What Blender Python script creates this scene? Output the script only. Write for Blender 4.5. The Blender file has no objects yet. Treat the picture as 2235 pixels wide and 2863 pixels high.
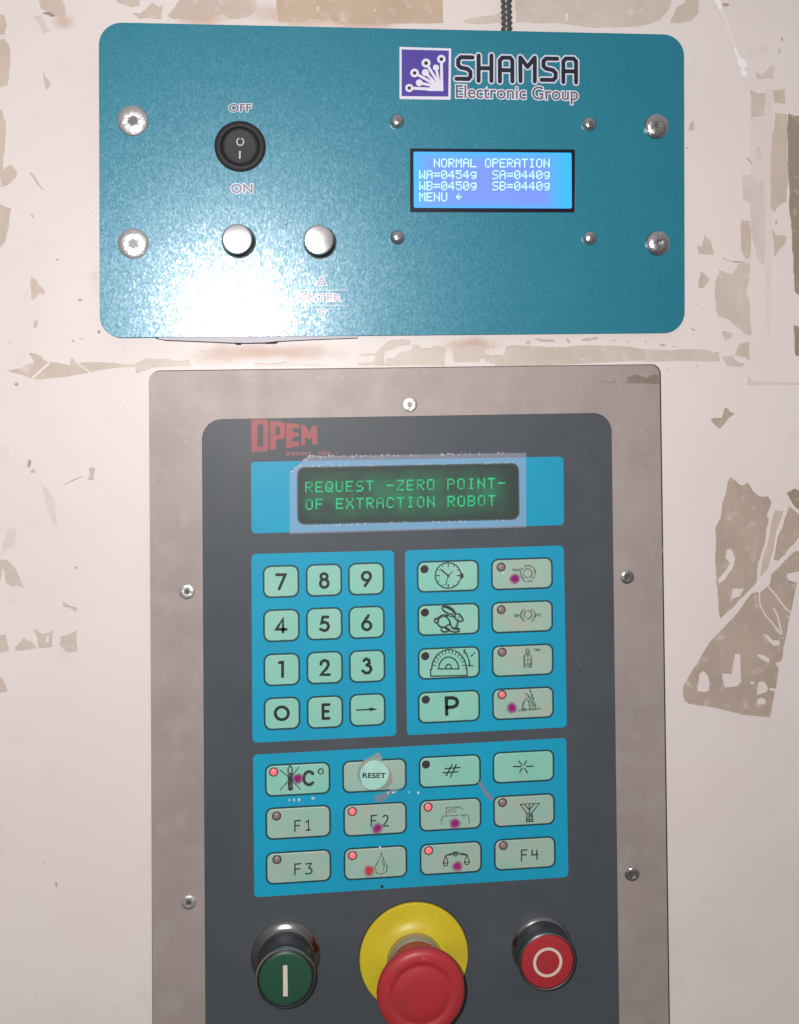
import bpy, bmesh, math, random
from mathutils import Vector, Matrix
from mathutils.geometry import tessellate_polygon
random.seed(7)
MM = 0.001
S = bpy.context.scene

# ------------------------------------------------------------------ camera
# real place: wall = plane y=0, x right, z up, camera 0.577 m in front of the origin
F, PX, PY, DIST = 3000.0, 1117.0, 930.0, 0.577
VX = Vector((30500 - PX, 690 - PY, F)).normalized()
VD = Vector((-VX[1] / VX[0], 1, 0)); VD = (VD - VX * VX.dot(VD)).normalized()
VN = VX.cross(VD)
cam_d = bpy.data.cameras.new("camera"); cam = bpy.data.objects.new("camera", cam_d)
S.collection.objects.link(cam); S.camera = cam
cam_d.sensor_fit = 'VERTICAL'; cam_d.sensor_height = 24.0; cam_d.sensor_width = 24.0 * 2235 / 2863
cam_d.lens = F / 2863 * 24.0
cam_d.shift_y = -(1431.5 - PY) / 2863
cam_d.clip_start = 0.01; cam_d.clip_end = 50
R = Matrix(((VX[0], -VX[1], -VX[2]), (VN[0], -VN[1], -VN[2]), (-VD[0], VD[1], VD[2]))).to_4x4()
cam.matrix_world = Matrix.Translation((0, -DIST, 0)) @ R

# ------------------------------------------------------------------ world: dim room
w = bpy.data.worlds.new("World"); S.world = w; w.use_nodes = True
nt = w.node_tree; nt.nodes.clear()
o_ = nt.nodes.new('ShaderNodeOutputWorld'); b_ = nt.nodes.new('ShaderNodeBackground')
tc = nt.nodes.new('ShaderNodeTexCoord'); sp = nt.nodes.new('ShaderNodeSeparateXYZ')
cr = nt.nodes.new('ShaderNodeValToRGB'); mr = nt.nodes.new('ShaderNodeMapRange')
mr.inputs['From Min'].default_value = -1
nt.links.new(tc.outputs['Generated'], sp.inputs[0]); nt.links.new(sp.outputs['Z'], mr.inputs['Value'])
nt.links.new(mr.outputs[0], cr.inputs[0]); nt.links.new(cr.outputs[0], b_.inputs[0]); nt.links.new(b_.outputs[0], o_.inputs[0])
e = cr.color_ramp.elements
e[0].position = 0.0; e[0].color = (0.09, 0.075, 0.068, 1)
e[1].position = 1.0; e[1].color = (0.62, 0.58, 0.56, 1)
m_ = e.new(0.5); m_.color = (0.24, 0.21, 0.20, 1)
b_.inputs[1].default_value = 0.64

# ------------------------------------------------------------------ light: the phone's flash beside the lens
ld = bpy.data.lights.new("flash", 'POINT'); lo = bpy.data.objects.new("flash", ld); S.collection.objects.link(lo)
ld.shadow_soft_size = 0.0045; ld.energy = 12.5; ld.color = (1.0, 0.958, 0.945)
lo.location = (-0.027, -DIST, 0.016); lo.rotation_euler = (math.radians(90), 0, 0)

S.view_settings.view_transform = 'Standard'; S.view_settings.look = 'None'
S.view_settings.exposure = 0.0; S.view_settings.gamma = 1.0
S.render.resolution_x = 799; S.render.resolution_y = 1024

# ------------------------------------------------------------------ helpers
TILT = None
def W(u, v, h=0.0):
    """photo direction (u,v) met with the plane h metres in front of the wall -> (x,z)"""
    r = Vector((u - PX, v - PY, F)); d = Vector((r.dot(VX), r.dot(VN), -r.dot(VD))); o = Vector((0, -DIST, 0))
    if TILT:                       # a part of a panel that stands a little askew: work in the panel's own frame
        piv, M3 = TILT; d = M3 @ d; o = M3 @ (o - piv) + Vector((piv[0], 0, piv[2]))
    p = o + d * ((-h - o[1]) / d[1])
    return (p[0], p[2])
def Ws(pts, h=0.0): return [W(a, b, h) for a, b in pts]
def c(reg, pts):
    ox, oy, s = reg
    return [(ox + x * s, oy + y * s) for x, y in pts]
T1 = (0, 0, .4692); T2 = (750, 0, .4692); T3 = (1500, 0, .4311); L1 = (0, 0, .4579); L2 = (0, 900, .5035)
B1 = (400, 900, .3519); B2 = (1000, 900, .3519); R1 = (1780, 0, .4577); R2 = (1550, 700, .4018)
R3 = (1900, 1300, .2060); R4 = (1900, 1700, .1965); R6 = (1780, 1000, .5039)
ZA = (240, 40, .5161); ZB = (1060, 40, .5279); Z3 = (400, 1020, .4340); Z4 = (1100, 1000, .4692)
Z5 = (680, 1520, .2698); Z6 = (1120, 1500, .2933); Z7 = (680, 2060, .2933); Z8 = (1120, 2040, .2933)
ZL = (1100, 120, .3167); ZD = (680, 1160, .1877); ZE = (600, 720, .2346); ZS = (580, 280, .2346)
ZG = (400, 2400, .3519); ZR = (960, 2440, .5513)

WL = {}
def reg_(o, origin, parent):
    S.collection.objects.link(o); WL[o] = Vector(origin)
    if parent is not None:
        o.parent = parent; o.location = WL[o] - WL[parent]
    else: o.location = WL[o]
    return o
def thing(name, origin, label, cat, group=None):
    o = bpy.data.objects.new(name, None); o.empty_display_size = .02
    reg_(o, origin, None); o['label'] = label; o['category'] = cat
    if group: o['group'] = group
    return o
class MB:
    def __init__(s): s.v = []; s.f = []; s.sm = []
    def add(s, vs, fs, smooth=False):
        n = len(s.v); s.v += vs
        for f in fs: s.f.append(tuple(i + n for i in f)); s.sm.append(smooth)
    def build(s, name, mat, parent=None, origin=None, label=None, kind=None, bevel=0):
        if origin is None:
            xs = [p[0] for p in s.v]; ys = [p[1] for p in s.v]; zs = [p[2] for p in s.v]
            origin = ((min(xs) + max(xs)) / 2, max(ys), (min(zs) + max(zs)) / 2)
        o3 = Vector(origin)
        me = bpy.data.meshes.new(name)
        me.from_pydata([tuple(Vector(p) - o3) for p in s.v], [], s.f)
        me.polygons.foreach_set('use_smooth', s.sm)
        me.materials.append(mat)
        me.update()
        o = bpy.data.objects.new(name, me); reg_(o, origin, parent)
        if label: o['label'] = label
        if kind: o['kind'] = kind
        if bevel:
            m = o.modifiers.new('bevel', 'BEVEL'); m.width = bevel; m.segments = 2
            m.limit_method = 'ANGLE'; m.angle_limit = math.radians(60)
        return o
def dup(o, origin, parent, label=None):
    n = o.copy(); reg_(n, origin, parent)
    if label: n['label'] = label
    elif 'label' in n: del n['label']
    for ch in list(o.children):
        if ch.parent is o and ch is not n:
            k = ch.copy(); reg_(k, Vector(origin) + (WL[ch] - WL[o]), n)
    return n
def area2(P): return sum(P[i][0] * P[(i + 1) % len(P)][1] - P[(i + 1) % len(P)][0] * P[i][1] for i in range(len(P)))
def add_prism(mb, outer, holes, h0, h1, side=True):
    if area2(outer) < 0: outer = outer[::-1]
    holes = [q if area2(q) < 0 else q[::-1] for q in holes]
    loops = [outer] + holes
    tris = tessellate_polygon([[Vector((x, z, 0)) for x, z in L] for L in loops])
    flat = [p for L in loops for p in L]
    vs = [(x, -h1, z) for x, z in flat]
    fs = []
    for t in tris:
        a, b, d = [flat[i] for i in t]
        ar = (b[0] - a[0]) * (d[1] - a[1]) - (d[0] - a[0]) * (b[1] - a[1])
        if abs(ar) < 1e-16: continue
        fs.append(tuple(t) if ar > 0 else tuple(t[::-1]))
    if side:
        n = len(flat); vs += [(x, -h0, z) for x, z in flat]; k = 0
        for L in loops:
            m = len(L)
            for i in range(m):
                j = (i + 1) % m; fs.append((k + i, n + k + i, n + k + j, k + j))
            k += m
    mb.add(vs, fs)
def rrect(cx, cz, wd, ht, r, seg=6, ang=0):
    P = []
    for qx, qz, a0 in ((1, 1, 0), (-1, 1, 90), (-1, -1, 180), (1, -1, 270)):
        for i in range(seg + 1):
            a = math.radians(a0 + 90 * i / seg)
            P.append((qx * (wd / 2 - r) + r * math.cos(a), qz * (ht / 2 - r) + r * math.sin(a)))
    ca, sa = math.cos(ang), math.sin(ang)
    return [(cx + x * ca - z * sa, cz + x * sa + z * ca) for x, z in P]
def rquad(q, r, seg=8):
    """rounded quadrilateral, q = 4 corner (x,z)"""
    out = []; n = 4
    for i in range(4):
        p = Vector(q[i]); a = (Vector(q[i - 1]) - p).normalized(); b = (Vector(q[(i + 1) % 4]) - p).normalized()
        ri = r[i] if isinstance(r, (list, tuple)) else r
        t = a.angle(b); dd = ri / math.tan(t / 2); cc = p + (a + b).normalized() * (ri / math.sin(t / 2))
        s0 = p + a * dd - cc; s1 = p + b * dd - cc
        an = s0.angle_signed(s1)
        for k in range(seg + 1):
            th = -an * k / seg
            out.append((cc[0] + s0[0] * math.cos(th) - s0[1] * math.sin(th), cc[1] + s0[0] * math.sin(th) + s0[1] * math.cos(th)))
    return out
def add_pad(mb, fn, h0, h1, ch):
    """pillow: fn(inset)->loop"""
    L = [(fn(0), h0), (fn(0), h1 - ch), (fn(ch * .35), h1 - ch * .35), (fn(ch), h1)]
    if area2(L[0][0]) < 0: L = [(a[::-1], b) for a, b in L]
    n = len(L[0][0]); vs = []; fs = []
    for P, h in L: vs += [(x, -h, z) for x, z in P]
    for k in range(3):
        for i in range(n):
            j = (i + 1) % n; fs.append((k * n + i, k * n + j, (k + 1) * n + j, (k + 1) * n + i))
    fs.append(tuple(range(3 * n, 4 * n)))
    mb.add(vs, fs, False)
def add_lathe(mb, cx, cz, prof, seg=48, smooth=True, tilt=None):
    """prof: list of (r,h) or (r,h,'hex')"""
    vs = []; fs = []; n = seg
    for P in prof:
        r, h = P[0], P[1]
        for i in range(n):
            a = 2 * math.pi * i / n; rr = r
            if len(P) > 2:
                t = (math.degrees(a) + 30) % 60 - 30; rr = r * math.cos(math.radians(30)) / math.cos(math.radians(t))
            x, z = rr * math.cos(a), rr * math.sin(a)
            hh = h + ((x * tilt[0] + z * tilt[1]) if tilt else 0)
            vs.append((cx + x, -hh, cz + z))
    for k in range(len(prof) - 1):
        for i in range(n):
            j = (i + 1) % n; fs.append((k * n + i, k * n + j, (k + 1) * n + j, (k + 1) * n + i))
    k = (len(prof) - 1) * n
    fs.append(tuple(range(k, k + n)))
    mb.add(vs, fs, smooth)
def crisp(o, ang=35):
    o.data.set_sharp_from_angle(angle=math.radians(ang)); return o
LAY = 4e-6
def stroke(mb, pts, wd, h, closed=False, caps=True):
    """flat printed stroke along (x,z) points"""
    P = [Vector(p) for p in pts]; n = len(P); hw = wd / 2; Lp = []; Rp = []
    for i in range(n):
        if closed: a = P[i] - P[i - 1]; b = P[(i + 1) % n] - P[i]
        else:
            a = P[i] - P[i - 1] if i else P[1] - P[0]; b = P[i + 1] - P[i] if i < n - 1 else a
        a = a.normalized(); b = b.normalized()
        na = Vector((-a[1], a[0])); nb = Vector((-b[1], b[0])); m = na + nb
        if m.length < 1e-6: m = na
        m.normalize(); k = hw / max(m.dot(na), .55)
        Lp.append(P[i] + m * k); Rp.append(P[i] - m * k)
    vs = [(p[0], -h, p[1]) for p in Lp] + [(p[0], -h, p[1]) for p in Rp]; fs = []
    for i in range(n if closed else n - 1):
        j = (i + 1) % n; fs.append((n + i, n + j, j, i))
    if not closed and caps:
        for e0, e1 in ((0, 1), (n - 1, n - 2)):
            d = (P[e0] - P[e1]).normalized(); nn = Vector((-d[1], d[0])); base = len(vs)
            ring = [P[e0] + (nn * math.cos(t) + d * math.sin(t)) * hw for t in [math.pi * k / 6 for k in range(7)]]
            vs += [(p[0], -h, p[1]) for p in ring]
            fs.append(tuple(base + 6 - k for k in range(7)))
    mb.add(vs, fs)
def print_strokes(name, lst, mat, parent, h, reg=None, wd=.9 * MM, **k):
    mb = MB()
    for i, s in enumerate(lst):
        closed = False; ww = wd
        if isinstance(s, dict): closed = s.get('c', False); ww = s.get('w', wd); s = s['p']
        q = c(reg, s) if reg else s
        stroke(mb, Ws(q, h), ww, h + i * LAY, closed)
    return mb.build(name, mat, parent, **k)
def arc(cx, cy, rx, ry, a0=0, a1=360, n=20):
    full = abs(a1 - a0) >= 360
    return [(cx + rx * math.cos(math.radians(a0 + (a1 - a0) * i / n)), cy + ry * math.sin(math.radians(a0 + (a1 - a0) * i / n))) for i in range(n if full else n + 1)]
def ring(cx, cy, rx, ry=None, n=20, w=None):
    d = {'p': arc(cx, cy, rx, ry or rx, n=n), 'c': True}
    if w: d['w'] = w
    return d
def fill(name, polys, mat, parent, h, reg=None, th=0, **k):
    mb = MB()
    for i, p in enumerate(polys):
        hs = []
        if isinstance(p, tuple) and isinstance(p[0], list): p, hs = p
        f = (lambda q: Ws(c(reg, q) if reg else q, h))
        add_prism(mb, f(p), [f(q) for q in hs], h - th, h + i * LAY, side=th > 0)
    return mb.build(name, mat, parent, **k)
_fc = {}
def text_mesh(body, off):
    cu = bpy.data.curves.new('t', 'FONT'); cu.body = body; cu.size = 1; cu.offset = off; cu.resolution_u = 4
    ob = bpy.data.objects.new('t', cu); S.collection.objects.link(ob)
    dg = bpy.context.evaluated_depsgraph_get(); me = ob.evaluated_get(dg).to_mesh()
    v = [tuple(x.co) for x in me.vertices]; f = [tuple(p.vertices) for p in me.polygons]
    ob.evaluated_get(dg).to_mesh_clear(); bpy.data.objects.remove(ob); bpy.data.curves.remove(cu)
    return v, f
def text(name, body, box, h, mat, parent, off=0.0, reg=None, label=None):
    """box: (x0,y0,x1,y1,dy) photo extents: left, top, right, bottom(baseline bbox), dy = drop of the right end"""
    x0, y0, x1, y1 = box[:4]; dy = box[4] if len(box) > 4 else 0
    v0, _ = text_mesh(body, 0); v, f = text_mesh(body, off)
    ax = min(p[0] for p in v0); bx = max(p[0] for p in v0); ay = min(p[1] for p in v0); by = max(p[1] for p in v0)
    # islands get their own tiny layer
    par = list(range(len(v)))
    def fd(i):
        while par[i] != i: par[i] = par[par[i]]; i = par[i]
        return i
    for q in f:
        for j in q[1:]: par[fd(j)] = fd(q[0])
    ids = {}
    mb = MB(); vs = []
    for i, p in enumerate(v):
        k = ids.setdefault(fd(i), len(ids))
        s = (p[0] - ax) / (bx - ax); t = (p[1] - ay) / (by - ay)
        u = x0 + (x1 - x0) * s; vv = y1 + (y0 - y1) * t + dy * s
        q = c(reg, [(u, vv)])[0] if reg else (u, vv)
        x, z = W(q[0], q[1], h); vs.append((x, -h - k * LAY, z))
    fs = []
    for q in f:
        a, b, d = [vs[i] for i in q[:3]]
        ar = (b[0] - a[0]) * (d[2] - a[2]) - (d[0] - a[0]) * (b[2] - a[2])
        fs.append(q if ar > 0 else q[::-1])
    mb.add(vs, fs)
    return mb.build(name, mat, parent, label=label)
def jag(P, amp=.16, lev=2, mn=5):
    for _ in range(lev):
        Q = []
        for i in range(len(P)):
            a, b = P[i], P[(i + 1) % len(P)]; Q.append(a)
            d = math.hypot(b[0] - a[0], b[1] - a[1])
            if d > mn:
                k = min(d, 40) * amp * random.uniform(-1, 1) * .5; t = random.uniform(.35, .65)
                Q.append((a[0] + (b[0] - a[0]) * t - (b[1] - a[1]) / d * k, a[1] + (b[1] - a[1]) * t + (b[0] - a[0]) / d * k))
        P = Q
    return P

# ------------------------------------------------------------------ materials
def mk(name, col, rough=.5, metal=0, spec=.5, coat=0, coatr=.1, bump=None, mott=None, emit=None, alpha=None, rv=0, trans=0, stretch=None, en=None):
    m = bpy.data.materials.new(name); m.use_nodes = True; n = m.node_tree; L = n.links
    b = n.nodes['Principled BSDF']
    b.inputs['Base Color'].default_value = (*col, 1); b.inputs['Roughness'].default_value = rough
    b.inputs['Metallic'].default_value = metal; b.inputs['Specular IOR Level'].default_value = spec
    b.inputs['Coat Weight'].default_value = coat; b.inputs['Coat Roughness'].default_value = coatr
    if trans: b.inputs['Transmission Weight'].default_value = trans
    if alpha is not None: b.inputs['Alpha'].default_value = alpha
    g = n.nodes.new('ShaderNodeNewGeometry')
    pos = g.outputs['Position']
    if stretch:
        mp = n.nodes.new('ShaderNodeMapping'); mp.inputs['Scale'].default_value = stretch
        L.new(pos, mp.inputs[0]); pos = mp.outputs[0]
    if mott:  # list of (colour2, scale, lo, hi, detail)
        cur = None
        for col2, sc, lo_, hi_, dt in mott:
            t = n.nodes.new('ShaderNodeTexNoise'); t.inputs['Scale'].default_value = sc; t.inputs['Detail'].default_value = dt
            L.new(pos, t.inputs['Vector'])
            r = n.nodes.new('ShaderNodeMapRange'); r.inputs['From Min'].default_value = lo_; r.inputs['From Max'].default_value = hi_
            L.new(t.outputs['Fac'], r.inputs['Value'])
            mx = n.nodes.new('ShaderNodeMix'); mx.data_type = 'RGBA'
            L.new(r.outputs[0], mx.inputs['Factor'])
            if cur is None: mx.inputs['A'].default_value = (*col, 1)
            else: L.new(cur, mx.inputs['A'])
            mx.inputs['B'].default_value = (*col2, 1); cur = mx.outputs['Result']
        L.new(cur, b.inputs['Base Color'])
    if rv:
        t = n.nodes.new('ShaderNodeTexNoise'); t.inputs['Scale'].default_value = 60; t.inputs['Detail'].default_value = 4
        L.new(pos, t.inputs['Vector'])
        r = n.nodes.new('ShaderNodeMapRange'); r.inputs['To Min'].default_value = max(rough - rv, .02); r.inputs['To Max'].default_value = rough + rv
        L.new(t.outputs['Fac'], r.inputs['Value']); L.new(r.outputs[0], b.inputs['Roughness'])
    if bump:
        prev = None
        for sc, dist in bump:
            t = n.nodes.new('ShaderNodeTexNoise'); t.inputs['Scale'].default_value = sc; t.inputs['Detail'].default_value = 3
            L.new(pos, t.inputs['Vector'])
            bp = n.nodes.new('ShaderNodeBump'); bp.inputs['Strength'].default_value = 1; bp.inputs['Distance'].default_value = dist
            L.new(t.outputs['Fac'], bp.inputs['Height'])
            if prev: L.new(prev, bp.inputs['Normal'])
            prev = bp.outputs['Normal']
        L.new(prev, b.inputs['Normal'])
    if emit:
        b.inputs['Emission Color'].default_value = (*emit[0], 1); b.inputs['Emission Strength'].default_value = emit[1]
        if en:
            t = n.nodes.new('ShaderNodeTexNoise'); t.inputs['Scale'].default_value = en[0]; t.inputs['Detail'].default_value = 3; L.new(pos, t.inputs['Vector'])
            r = n.nodes.new('ShaderNodeMapRange'); r.inputs['From Min'].default_value = .3; r.inputs['From Max'].default_value = .7
            r.inputs['To Min'].default_value = en[1] * emit[1]; r.inputs['To Max'].default_value = en[2] * emit[1]
            L.new(t.outputs['Fac'], r.inputs['Value']); L.new(r.outputs[0], b.inputs['Emission Strength'])
    return m
M = {}
M['wall'] = mk('cream_paint', (.80, .735, .715), .42, spec=.45, bump=[(45, .00012), (900, .0000035)],
               mott=[((.76, .695, .675), 14, .42, .7, 5), ((.66, .595, .57), 55, .62, .84, 6), ((.80, .725, .70), 7, .5, .8, 2)])
tans = [(.63, .53, .455), (.59, .455, .34), (.65, .56, .495), (.34, .285, .23), (.71, .64, .61), (.50, .405, .34)]
for i, t in enumerate(tans):
    d = [x * .84 for x in t]; l_ = [x + (y - x) * .6 for x, y in zip(t, (.80, .74, .71))]
    M['res%d' % i] = mk('tape_glue', t, .38, spec=.5, bump=[(180, .00005)], mott=[(d, 38, .40, .75, 6), (l_, 150, .56, .80, 8)])
M['rim0'] = mk('torn_rim_tan', (.47, .38, .31), .5, mott=[((.66, .56, .48), 300, .4, .6, 3)]); M['rim1'] = mk('torn_rim_brown', (.27, .22, .175), .5, mott=[((.48, .40, .33), 300, .4, .6, 3)])
M['peel'] = mk('bare_paint_scratch', (.84, .76, .70), .3, bump=[(300, .00004)])
M['glint'] = mk('clear_tape_fold_glint', (.95, .94, .96), .12, spec=.9, bump=[(500, .0001)])  # near-white colour paints the glints along a clear tape fold
M['blister'] = mk('clear_film_blister', (.80, .84, .92), .15, spec=1, alpha=.75, bump=[(700, .0003)])
M['speck'] = mk('brown_grime', (.30, .25, .22), .6)
M['greyspeck'] = mk('grey_grime', (.58, .55, .55), .6, mott=[((.7, .66, .65), 200, .4, .6, 3)])
M['steel'] = mk('dull_stainless', (.40, .343, .327), .52, metal=.15, spec=.32, bump=[(500, .000008), (1500, .000012)], rv=.06,
                mott=[((.345, .298, .278), 26, .4, .75, 7), ((.425, .375, .355), 75, .5, .75, 5), ((.50, .455, .435), 300, .66, .82, 5), ((.28, .24, .215), 60, .66, .85, 6)])
M['steel_edge'] = mk('steel_dirt', (.22, .185, .155), .5, mott=[((.33, .29, .26), 120, .4, .6, 4)])
M['overlay'] = mk('slate_membrane', (.070, .085, .098), .46, spec=.36, bump=[(1400, .0000035)], mott=[((.078, .090, .103), 30, .4, .7, 5), ((.095, .108, .122), 22, .58, .85, 6)])
M['field'] = mk('cyan_membrane_print', (.010, .36, .575), .44, spec=.32, bump=[(1400, .000003)], mott=[((.014, .33, .53), 25, .4, .7, 4)])
M['outline'] = mk('dark_teal_outline', (.012, .055, .07), .45)
M['mint'] = mk('mint_key', (.25, .60, .49), .42, bump=[(900, .000004)], mott=[((.31, .61, .50), 60, .4, .7, 3), ((.33, .52, .42), 130, .62, .82, 6)])
M['worn'] = mk('worn_greygreen_key', (.35, .53, .445), .42, bump=[(700, .000006)], mott=[((.43, .48, .39), 110, .45, .72, 6), ((.29, .53, .45), 60, .5, .7, 3)])
M['ink'] = mk('black_print', (.016, .022, .024), .45)
M['fadeink'] = mk('faded_print', (.025, .04, .038), .45, mott=[((.10, .15, .13), 500, .5, .68, 3)])
M['paleink'] = mk('pale_worn_print', (.10, .15, .13), .45, mott=[((.24, .34, .28), 500, .45, .6, 3)])
M['led_dark'] = mk('dark_led_hole', (.045, .038, .045), .35)
M['led_ring'] = mk('led_rim', (.075, .06, .06), .4)
M['led_grey'] = mk('unlit_led', (.30, .22, .225), .3)
M['led_red'] = mk('lit_led', (.8, .16, .17), .3, emit=((1.0, .12, .16), .62))
M['led_dim'] = mk('dim_led', (.7, .22, .20), .3, emit=((1.0, .10, .08), .25))
M['red_print'] = mk('red_brand_print', (.36, .055, .06), .45, mott=[((.27, .07, .08), 250, .45, .7, 5), ((.12, .095, .11), 120, .60, .75, 6)])
M['redbrown'] = mk('redbrown_print', (.27, .075, .085), .45, mott=[((.16, .09, .11), 400, .4, .7, 4)])
M['plate'] = None
M['plate_back'] = mk('grey_foam_tape', (.62, .60, .66), .6)
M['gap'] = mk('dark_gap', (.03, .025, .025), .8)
M['purple'] = mk('purple_print', (.085, .058, .36), .34, coat=.3, coatr=.3)
M['white'] = mk('white_print', (.78, .77, .88), .34, coat=.3, coatr=.3)
M['halo'] = mk('pale_print_edge', (.50, .55, .68), .34, coat=.3, coatr=.3, mott=[((.34, .47, .60), 600, .45, .65, 2)])
M['black'] = mk('black_navy_print', (.013, .02, .035), .34, coat=.3, coatr=.3)
M['greytext'] = mk('grey_text_print', (.13, .115, .155), .34, coat=.3, coatr=.3)
M['faint_white'] = mk('glare_washed_white_print', (.84, .83, .90), .6, spec=.4, coat=.25, coatr=.25)  # both faint prints: fading by flash glare is put into the colour
M['faint_grey'] = mk('glare_washed_grey_print', (.52, .50, .56), .6, spec=.3, coat=.15, coatr=.25, mott=[((.8, .8, .86), 700, .5, .62, 3)])
M['blackplastic'] = mk('black_plastic', (.030, .028, .031), .58, spec=.3, bump=[(1500, .000006)])
M['lcdframe'] = mk('lcd_black_frame', (.006, .005, .02), .3)
M['zinc'] = mk('zinc_screw', (.60, .61, .62), .27, metal=.95, bump=[(480, .0004)], rv=.12)
M['zincw'] = mk('zinc_pale', (.66, .66, .66), .38, metal=.8, bump=[(420, .0004)], rv=.15)
M['socket'] = mk('socket_dark', (.14, .145, .14), .4, metal=.5)
M['nickel'] = mk('nickel_button', (.83, .83, .87), .22, metal=.9, bump=[(160, .00002)], rv=.08)
M['darkring'] = mk('dark_ring', (.02, .025, .028), .4)
M['chrome'] = mk('chrome', (.36, .36, .385), .20, metal=1.0, bump=[(300, .00003)], rv=.06)
M['green'] = mk('green_plastic', (.020, .088, .048), .42, bump=[(1200, .000006)])
M['redplastic'] = mk('red_plastic', (.44, .030, .040), .44, rv=.1, bump=[(1500, .000006), (60, .00004)], mott=[((.36, .036, .042), 60, .42, .8, 5), ((.50, .10, .10), 260, .66, .8, 6)])
M['ivory'] = mk('ivory_mark', (.72, .66, .55), .45)
M['yellow'] = mk('yellow_plastic', (.66, .54, .028), .40, bump=[(1200, .000006)], mott=[((.58, .465, .03), 50, .45, .75, 5), ((.42, .36, .07), 160, .66, .85, 6)])
M['collar'] = mk('dull_collar', (.46, .42, .30), .3, metal=.6)
M['conduit'] = mk('grey_conduit', (.10, .105, .11), .35, metal=.3)
M['vfd'] = mk('green_display_window', (.010, .022, .018), .35, spec=.2, emit=((.0, .26, .11), .42), en=(75, .4, 1.4))
M['vfdtext'] = mk('green_display_text', (.0, .12, .06), .4, spec=.2, emit=((.0, .76, .25), .80), en=(160, .35, 1.25))
M['lcdtext'] = mk('lcd_text', (.2, .3, .3), .4, emit=((.50, .98, .88), 1.0))
M['sticker'] = mk('mint_sticker', (.40, .74, .66), .3, mott=[((.5, .78, .72), 200, .45, .7, 3)])
M['rust'] = mk('brown_glue_smear', (.36, .33, .25), .5, mott=[((.2, .36, .38), 150, .4, .6, 4)])
M['pinksmear'] = mk('pink_smear', (.30, .20, .22), .5, mott=[((.12, .30, .42), 150, .4, .6, 4)])
M['scuff'] = mk('pale_scuff', (.17, .18, .20), .5, alpha=.55, mott=[((.10, .115, .13), 300, .45, .6, 4)])
M['steel_scratch'] = mk('bright_scratch', (.66, .60, .58), .4, alpha=.6, mott=[((.42, .37, .35), 500, .45, .6, 3)])

# pearlescent blue powder-coat
m = mk('blue_pearl_paint', (.010, .19, .295), .40, metal=.0, spec=.95, coat=.9, coatr=.20); M['plate'] = m
m.node_tree.nodes['Principled BSDF'].inputs['Specular Tint'].default_value = (.62, .82, 1, 1)
n = m.node_tree; L = n.links; b = n.nodes['Principled BSDF']; g = n.nodes.new('ShaderNodeNewGeometry')
mp = n.nodes.new('ShaderNodeMapping'); mp.inputs['Rotation'].default_value = (0, math.radians(35), 0); mp.inputs['Scale'].default_value = (1.4, 1, .8)
L.new(g.outputs['Position'], mp.inputs[0])
def flake(scale, amp):
    # every mica flake in the paint leans its own way
    vo = n.nodes.new('ShaderNodeTexVoronoi'); vo.inputs['Scale'].default_value = scale; L.new(mp.outputs[0], vo.inputs['Vector'])
    a1 = n.nodes.new('ShaderNodeVectorMath'); a1.operation = 'SUBTRACT'; a1.inputs[1].default_value = (.5, .5, .5); L.new(vo.outputs['Color'], a1.inputs[0])
    a2 = n.nodes.new('ShaderNodeVectorMath'); a2.operation = 'SCALE'; a2.inputs['Scale'].default_value = amp; L.new(a1.outputs[0], a2.inputs[0])
    a3 = n.nodes.new('ShaderNodeVectorMath'); a3.operation = 'ADD'; L.new(g.outputs['Normal'], a3.inputs[0]); L.new(a2.outputs[0], a3.inputs[1])
    a4 = n.nodes.new('ShaderNodeVectorMath'); a4.operation = 'NORMALIZE'; L.new(a3.outputs[0], a4.inputs[0]); return a4.outputs[0]
L.new(flake(1150, .085), b.inputs['Normal']); L.new(flake(1000, .062), b.inputs['Coat Normal'])
t2 = n.nodes.new('ShaderNodeTexNoise'); t2.inputs['Scale'].default_value = 22; t2.inputs['Detail'].default_value = 5
L.new(g.outputs['Position'], t2.inputs['Vector'])
mx = n.nodes.new('ShaderNodeMix'); mx.data_type = 'RGBA'; L.new(t2.outputs['Fac'], mx.inputs['Factor'])
mx.inputs['A'].default_value = (.003, .178, .262, 1); mx.inputs['B'].default_value = (.006, .21, .295, 1)
L.new(mx.outputs['Result'], b.inputs['Base Color'])

# clear display film: partly see-through
m = mk('clear_film_thin', (.55, .60, .62), .4, spec=.2, alpha=.085, bump=[(350, .0002)]); M['thinfilm'] = m
m = mk('clear_film', (.70, .72, .92), .35, spec=.4, alpha=.27, bump=[(350, .0002)]); M['film'] = m
m = mk('clear_tape', (.84, .80, .78), .35, alpha=.2, bump=[(120, .0001)]); M['cleartape'] = m
# lcd backlight glow
m = mk('lcd_backlight', (.05, .08, .25), .3); M['lcd'] = m
n = m.node_tree; L = n.links; b = n.nodes['Principled BSDF']; tcn = n.nodes.new('ShaderNodeTexCoord'); sx = n.nodes.new('ShaderNodeSeparateXYZ')
L.new(tcn.outputs['Generated'], sx.inputs[0])
def rampn(src, pts):
    r = n.nodes.new('ShaderNodeValToRGB'); L.new(src, r.inputs[0]); r.color_ramp.interpolation = 'EASE'
    el = r.color_ramp.elements; el[0].position = pts[0][0]; el[0].color = (pts[0][1],) * 3 + (1,); el[1].position = pts[-1][0]; el[1].color = (pts[-1][1],) * 3 + (1,)
    for p_, v_ in pts[1:-1]: q = el.new(p_); q.color = (v_,) * 3 + (1,)
    return r.outputs[0]
rx = rampn(sx.outputs['X'], [(0, 1), (.035, .6), (.13, .1), (.80, .05), (.93, .9), (1, 1)])
rz = rampn(sx.outputs['Z'], [(0, .8), (.06, .3), (.2, 0), (.75, 0), (.9, .45), (1, 1)])
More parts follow.
